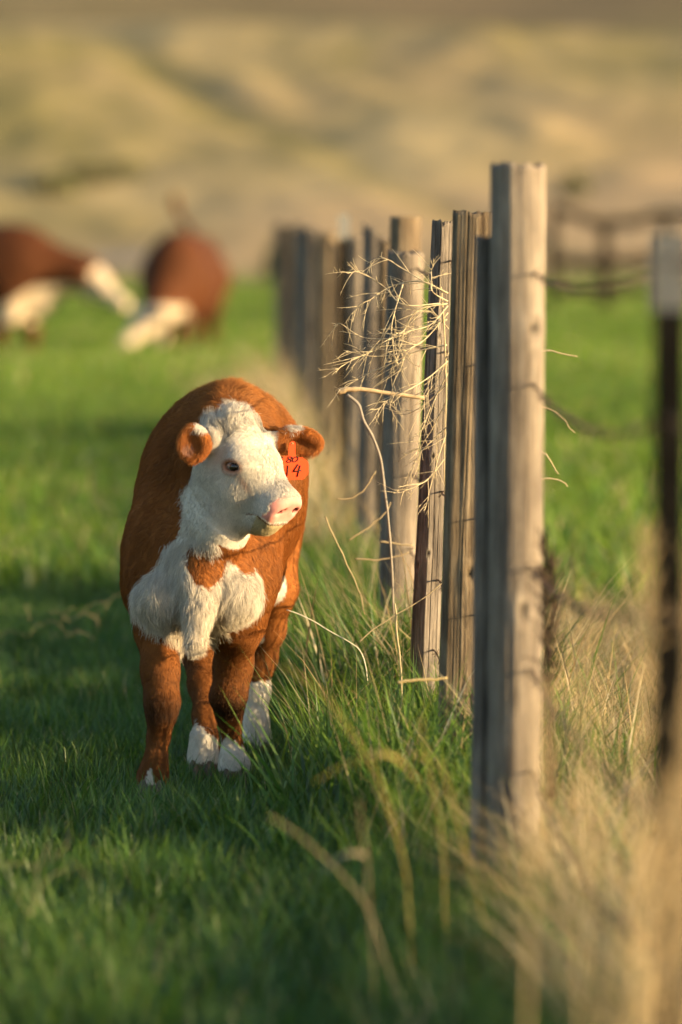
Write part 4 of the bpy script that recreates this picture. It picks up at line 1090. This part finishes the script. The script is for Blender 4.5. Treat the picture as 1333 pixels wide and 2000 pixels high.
    r = np.random.default_rng(5)
    for k in range(15):
        a = np.array([r.uniform(50, 225), r.uniform(1195, 1245)]); b = a + (r.uniform(-80, 80), r.uniform(-35, 15))
        P3 = spline([W(*a, 18.4), W(*((a + b) / 2 + (0, -12)), 18.4), W(*b, 18.4)], 8) - b0; mb = MB(); mb.tube(P3, .0009, 4, C=np.array(STRAW) * .55); mb.build('straw_stem', twigm, root)
    # dock weed behind the tall pale post
    b0 = gp(1088, 11.3); root = empty('dock_weed', b0, 'dark brown seeding weed standing right behind the tall pale post', 'weed'); r = np.random.default_rng(6)
    for k in range(2):
        x = 1070 + k * 9; P3 = spline([W(x + 4, 1560, 11.3), W(x - 2, 1350, 11.3), W(x + (k - 1) * 4, 1200, 11.3), W(x + (k - 1) * 7, 1075 + 28 * k, 11.3)], 20) - b0
        mb = MB(); mb.tube(P3, np.linspace(.004, .0016, 20), 6, C=(.07, .045, .03)); sm = mb.build('stem', twigm, root)
        mb = MB()
        for i in range(7, 20):
            for q in range(7):
                v = r.normal(0, .35, 3) + (0, 0, .8); v /= np.linalg.norm(v); l_ = r.uniform(.02, .06)
                mb.tube([P3[i], P3[i] + v * l_ * .5 + r.normal(0, .003, 3), P3[i] + v * l_ + r.normal(0, .006, 3)], [.0016, .0014, .0008], 4, C=np.array((.055, .036, .026)) * r.uniform(.6, 1.4))
        mb.build('seed_head', twigm, sm)
    # tall dry stalks beside the steel post
    G = 'tall dry stalks beside the steel post with the white tip'
    r = np.random.default_rng(8)
    for k in range(18):
        d = r.uniform(5.9, 7.5); x0 = .195 + .0235 * d + r.uniform(-.10, .14) - .05; z0 = gz(x0, d); h = r.uniform(.55, .98); lean = r.uniform(-.02, .22)
        pts = [(x0, d, z0 - .01), (x0 + lean * .25, d + .02, z0 + h * .4), (x0 + lean * .6, d + .03, z0 + h * .75), (x0 + lean, d + .05, z0 + h)]
        P3 = spline(pts, 20); mb = MB(); c = np.array(STRAW) * r.uniform(.75, 1.0) * (1.0, .95, .88); mb.tube(P3, np.linspace(.0028, .0014, 20), 6, C=c)
        for i in range(12, 20):                 # plume of the seed head
            for q in range(5):
                v = r.normal(0, .3, 3) + (.3, 0, .9); v /= np.linalg.norm(v); mb.tube([P3[i], P3[i] + v * .035 + r.normal(0, .006, 3)], [.0016, .0008], 4, C=c * 1.05)
        o = mb.build('tall_stalk', twigm, None, loc=np.array(pts[0])); tag(o, 'tall dry plumed stalk leaning beside the steel post with white tip', 'stalk', G)
if 'plants' not in SKIP: build_plants()

# ------------------------------------------------------------------ shrubs at the foot of the hill
def build_shrubs():
    lm = leaf_mat('shrub_leaf', 'col', .3)
    bark = plain_mat('shrub_bark', (.10, .075, .05), .9, .1, nscale=20)
    for k, (px, d, rx, rz, lab) in enumerate(((110, 262, 1.2, .6, 'rounded dark shrub at the hill foot above the walking cow'), (170, 264, 1.3, .5, 'wide low dark shrub between the rounded shrub and small shrub'), (238, 266, 1.0, .45, 'small dark shrub above the gap between both cows'),
                                         (1122, 262, .7, .6, 'green shrub behind the dark pole fence'), (560, 190, .8, .9, 'dark shrub beyond the far end of the fence posts'))):
        r = np.random.default_rng(60 + k); x = (px - 666.5) * d / FPX; z = float(hill_z(np.array([x]), np.array([float(d)]))[0]) if d > 235 else 0
        root = empty('shrub', (x, d, z), lab, 'shrub', 'shrubs at the foot of the hill')
        n = 2600; dirs = r.normal(0, 1, (n, 3)); dirs /= np.linalg.norm(dirs, axis=1)[:, None]; dirs[:, 2] = np.abs(dirs[:, 2])
        rad = (.55 + .45 * r.random(n)) * (1 + .35 * fbm(dirs * 2.5, 3, 60 + k)); c = dirs * rad[:, None] * (rx, rx * .8, rz * 1.6)
        a = r.normal(0, 1, (n, 3)); a /= np.linalg.norm(a, axis=1)[:, None]; b = np.cross(a, r.normal(0, 1, (n, 3))); b /= np.linalg.norm(b, axis=1)[:, None]; s = r.uniform(.05, .12, (n, 1))
        V = np.stack([c - a * s, c + b * s * .6, c + a * s, c - b * s * .6], 1).reshape(-1, 3); Q = np.arange(4 * n).reshape(n, 4)
        me = mesh_np('crown', V, Q, lm, False); set_color(me, 'col', np.repeat(np.array([.19, .19, .085]) * r.uniform(.5, 1.6, (n, 1)), 4, 0)); obj('crown', me, root)
        mb = MB()
        for q in range(5):
            e = np.array([r.normal(0, rx * .4), r.normal(0, rx * .3), rz]); mb.tube(spline([(0, 0, -.1), e * .5 + (0, 0, .1), e], 6), np.linspace(.06, .02, 6), 6)
        mb.build('trunk', bark, root)
if 'plants' not in SKIP: build_shrubs()
# ------------------------------------------------------------------ grass
GREEN = np.array([[.052, .132, .020], [.078, .165, .022], [.112, .190, .026], [.040, .106, .024]])
DRYC = np.array([[.50, .38, .19], [.58, .45, .25], [.42, .30, .14], [.62, .52, .33]])
leafm = leaf_mat('grass_blade', 'col', .45); drym = leaf_mat('dry_grass_blade', 'col', .3)
def clump(name, seed, nb, rad, h0, h1, w, bend, dry=0.0, seedheads=0, mat=None, upright=.35, gain=1.0):
    r = np.random.default_rng(seed); V = []; Q = []; T = []; C = []; n = 0
    for b in range(nb):
        a = r.uniform(0, 2 * math.pi); q = rad * math.sqrt(r.random()); p0 = np.array([q * math.cos(a), q * math.sin(a), -.005])
        h = r.uniform(h0, h1) * (1 if r.random() > .15 else .6); ww = w * r.uniform(.6, 1.3)
        da = r.uniform(0, 2 * math.pi); out = np.array([math.cos(da), math.sin(da), 0]); lean = r.uniform(.05, upright); bd = r.uniform(.2, 1) * bend
        side = np.array([-math.sin(da + r.normal(0, .5)), math.cos(da), 0])
        isdry = r.random() < dry
        c = (DRYC if isdry else GREEN * gain)[r.integers(0, 4)] * r.uniform(.75, 1.25)
        if isdry: ww *= .8
        S = 4
        for k in range(S + 1):
            t = k / S
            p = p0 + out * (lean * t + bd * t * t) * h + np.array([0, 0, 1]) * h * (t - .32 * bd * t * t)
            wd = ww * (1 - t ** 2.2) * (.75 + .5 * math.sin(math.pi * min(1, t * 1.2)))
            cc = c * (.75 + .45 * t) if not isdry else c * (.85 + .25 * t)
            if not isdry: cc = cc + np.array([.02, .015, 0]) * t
            if k < S: V += [p - side * wd * .5, p + side * wd * .5]; C += [cc, cc]
            else: V += [p]; C += [cc]
        for k in range(S - 1): Q.append((n + 2 * k, n + 2 * k + 1, n + 2 * k + 3, n + 2 * k + 2))
        T.append((n + 2 * S - 2, n + 2 * S - 1, n + 2 * S)); n += 2 * S + 1
    V = np.array(V); C = np.array(C)
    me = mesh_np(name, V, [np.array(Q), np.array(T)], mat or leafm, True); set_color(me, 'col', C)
    return bpy.data.objects.new(name, me)
def scatter(name, clumps, X, Y, variant, scale, label, cat, seed):
    """one object: clump geometry instanced on points by geometry nodes"""
    col = bpy.data.collections.new(name + '_clumps')
    for i, c in enumerate(clumps): c.name = '%02d_clump_%s' % (i, name); col.objects.link(c)
    r = np.random.default_rng(seed); n = len(X)
    V = np.stack([X, Y, ground_z(X, Y)], 1)
    me = bpy.data.meshes.new(name); me.vertices.add(n); me.vertices.foreach_set('co', V.astype(np.float32).ravel())
    a = me.attributes.new('variant', 'INT', 'POINT'); a.data.foreach_set('value', np.asarray(variant, np.int32))
    a = me.attributes.new('rot', 'FLOAT_VECTOR', 'POINT'); a.data.foreach_set('vector', np.stack([r.normal(0, .08, n), r.normal(0, .08, n), r.uniform(0, 6.28, n)], 1).astype(np.float32).ravel())
    a = me.attributes.new('scl', 'FLOAT', 'POINT'); a.data.foreach_set('value', np.asarray(scale, np.float32))
    o = bpy.data.objects.new(name, me); link(o)
    ng = bpy.data.node_groups.new(name, 'GeometryNodeTree')
    ng.interface.new_socket('Geometry', in_out='INPUT', socket_type='NodeSocketGeometry'); ng.interface.new_socket('Geometry', in_out='OUTPUT', socket_type='NodeSocketGeometry')
    gi = ng.nodes.new('NodeGroupInput'); go = ng.nodes.new('NodeGroupOutput')
    m2p = ng.nodes.new('GeometryNodeMeshToPoints'); ip = ng.nodes.new('GeometryNodeInstanceOnPoints'); ci = ng.nodes.new('GeometryNodeCollectionInfo')
    ci.inputs['Collection'].default_value = col; ci.inputs['Separate Children'].default_value = True; ci.inputs['Reset Children'].default_value = True
    ip.inputs['Pick Instance'].default_value = True
    def na(nm, t):
        x = ng.nodes.new('GeometryNodeInputNamedAttribute'); x.data_type = t; x.inputs['Name'].default_value = nm; return x.outputs['Attribute']
    L = ng.links.new
    L(gi.outputs[0], m2p.inputs['Mesh']); L(m2p.outputs[0], ip.inputs['Points']); L(ci.outputs[0], ip.inputs['Instance'])
    L(na('variant', 'INT'), ip.inputs['Instance Index']); L(na('scl', 'FLOAT'), ip.inputs['Scale'])
    e2r = ng.nodes.new('FunctionNodeEulerToRotation'); L(na('rot', 'FLOAT_VECTOR'), e2r.inputs[0]); L(e2r.outputs[0], ip.inputs['Rotation'])
    L(ip.outputs[0], go.inputs[0])
    md = o.modifiers.new('scatter', 'NODES'); md.node_group = ng
    return tag(o, label, cat, kind='stuff')
def region_points(r, d0, d1, dens, umin=None, umax=None, side=1.6, half=.062):
    """random points between distances d0..d1 inside (and a little beside) the view"""
    wmax = half * d1 + side; n = int(dens * (d1 - d0) * 2 * wmax)
    Y = r.uniform(d0, d1, n); X = r.uniform(-wmax, wmax, n)
    k = np.abs(X) < half * Y + side
    u = X - fence_x(Y)
    if umin is not None: k &= u > umin
    if umax is not None: k &= u < umax
    return X[k], Y[k]
def build_grass():
    r = np.random.default_rng(99)
    # short pasture
    lawn = [clump('lawn', 100 + i, 30, .075, .05, .115, .0042, .55, dry=.02) for i in range(6)] + [clump('lawn', 120 + i, 24, .06, .09, .17, .0050, .6, dry=.04) for i in range(3)] \
        + [clump('lawn', 140, 26, .07, .03, .09, .004, .8, dry=.5)] + [clump('lawn', 150 + i, 26, .16, .09, .20, .011, .5, dry=.02, gain=[(1.2, 1.1, 1.0), (1.7, 1.4, 1.0), (2.2, 1.7, 1.1)][i]) for i in range(3)]
    XX = []; YY = []; VV = []; SS = []
    def patch(X, Y):                            # sunlit and shaded bands of the meadow, painted as yellower and deeper green
        q = fbm(np.stack([X * .22, Y * .13, 0 * X], 1), 3, 33) * 1.6 + r.normal(0, .35, len(X)); return np.where(q > .35, 12, np.where(q > -.25, 11, 10))
    def add(X, Y, v, s): XX.append(X); YY.append(Y); VV.append(v); SS.append(s)
    X, Y = region_points(r, 8.5, 22, 190, umax=.15)
    k = fbm(np.stack([X * 2, Y * 2, 0 * X], 1), 3, 5)
    v = np.where(k + r.normal(0, .22, len(X)) > .22, r.integers(6, 9, len(X)), r.integers(0, 6, len(X))); v = np.where(r.random(len(X)) < .03, 9, v)
    add(X, Y, v, (.85 + .35 * fbm(np.stack([X, Y, 0 * X], 1) * .8, 2, 6)) * r.uniform(.75, 1.2, len(X)))
    X, Y = region_points(r, 22, 45, 75, umax=.3); k = fbm(np.stack([X, Y, 0 * X], 1), 3, 5)
    add(X, Y, np.where(k > .25, r.integers(6, 9, len(X)), patch(X, Y)), r.uniform(.8, 1.5, len(X)) * (1 + .4 * fbm(np.stack([X * .5, Y * .3, 0 * X], 1), 2, 44)))
    X, Y = region_points(r, 45, 90, 16, side=3); add(X, Y, patch(X, Y), r.uniform(1.2, 2.0, len(X)))
    X, Y = region_points(r, 90, 150, 4, side=6); add(X, Y, patch(X, Y), r.uniform(1.4, 2.2, len(X)))
    # green field across the fence
    X, Y = region_points(r, 19, 45, 70, umin=.3); add(X, Y, patch(X, Y), r.uniform(1.1, 1.9, len(X)))
    X = np.concatenate(XX); Y = np.concatenate(YY)
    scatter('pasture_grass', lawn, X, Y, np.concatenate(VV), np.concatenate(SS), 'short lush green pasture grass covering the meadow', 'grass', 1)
    # tall grass along the fence
    tall = [clump('tall', 200 + i, 22, .07, .14, .30, .0056, .6, dry=.03, gain=(1.15, 1.1, 1)) for i in range(5)] + [clump('tall', 220 + i, 14, .07, .18, .42, .0036, .7, dry=.75) for i in range(3)]
    X, Y = region_points(r, 7.5, 36, 190, umin=-.42, umax=.5); u = X - fence_x(Y)
    keep = r.random(len(X)) < np.exp(-(np.maximum(np.abs(u + .02) - .12, 0) / .22) ** 2) * (1.0 + .5 * fbm(np.stack([X * 2, Y * 2, 0 * X], 1), 2, 15)) * np.where(Y > 20, .6, .95)
    X, Y, u = X[keep], Y[keep], u[keep]
    dryp = .05 + .06 * (Y > 14) + .55 * sstep(.0, .3, u) * (Y < 19)
    v = np.where(r.random(len(X)) < dryp, r.integers(5, 8, len(X)), r.integers(0, 5, len(X)))
    fs = (.60 + .68 * sstep(12.2, 13.0, Y)); far = (Y > 21) & (u < .1) & (r.random(len(X)) < .5); v = np.where(far, r.integers(5, 8, len(X)), v); fs = np.where(far, 1.9, fs)
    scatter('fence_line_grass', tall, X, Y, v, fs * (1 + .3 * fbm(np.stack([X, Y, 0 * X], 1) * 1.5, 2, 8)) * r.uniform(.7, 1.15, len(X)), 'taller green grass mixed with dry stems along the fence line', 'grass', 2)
    # dry bunch grass on the far side of the fence
    dry = [clump('dry', 300 + i, 26, .08, .14, .36, .0034, .9, dry=.93, mat=drym, upright=.7) for i in range(5)] + [clump('dry', 320 + i, 18, .1, .10, .28, .004, .7, dry=.45, mat=drym) for i in range(2)]
    X, Y = region_points(r, 5.0, 21, 300, umin=-.08, side=2.4)
    u = X - fence_x(Y) + .17 * sstep(12.6, 11.4, Y); keep = r.random(len(X)) < sstep(.08, .22, u) * (1 - .8 * sstep(17, 20, Y)) * (.75 + .5 * fbm(np.stack([X * 1.2, Y * 1.2, 0 * X], 1), 2, 18))
    X, Y = X[keep], Y[keep]
    scatter('dry_bunch_grass', dry, X, Y, np.where(r.random(len(X)) < .08, r.integers(5, 7, len(X)), r.integers(0, 5, len(X))), r.uniform(.6, 1.15, len(X)) * (1 + .6 * sstep(10.6, 9.6, Y) * sstep(.35, .9, X - fence_x(Y))), 'tangled straw coloured dry grass on the far side of the fence', 'grass', 3)  # clumps out of view at right grown taller to shade the foreground
if 'grass' not in SKIP: build_grass()
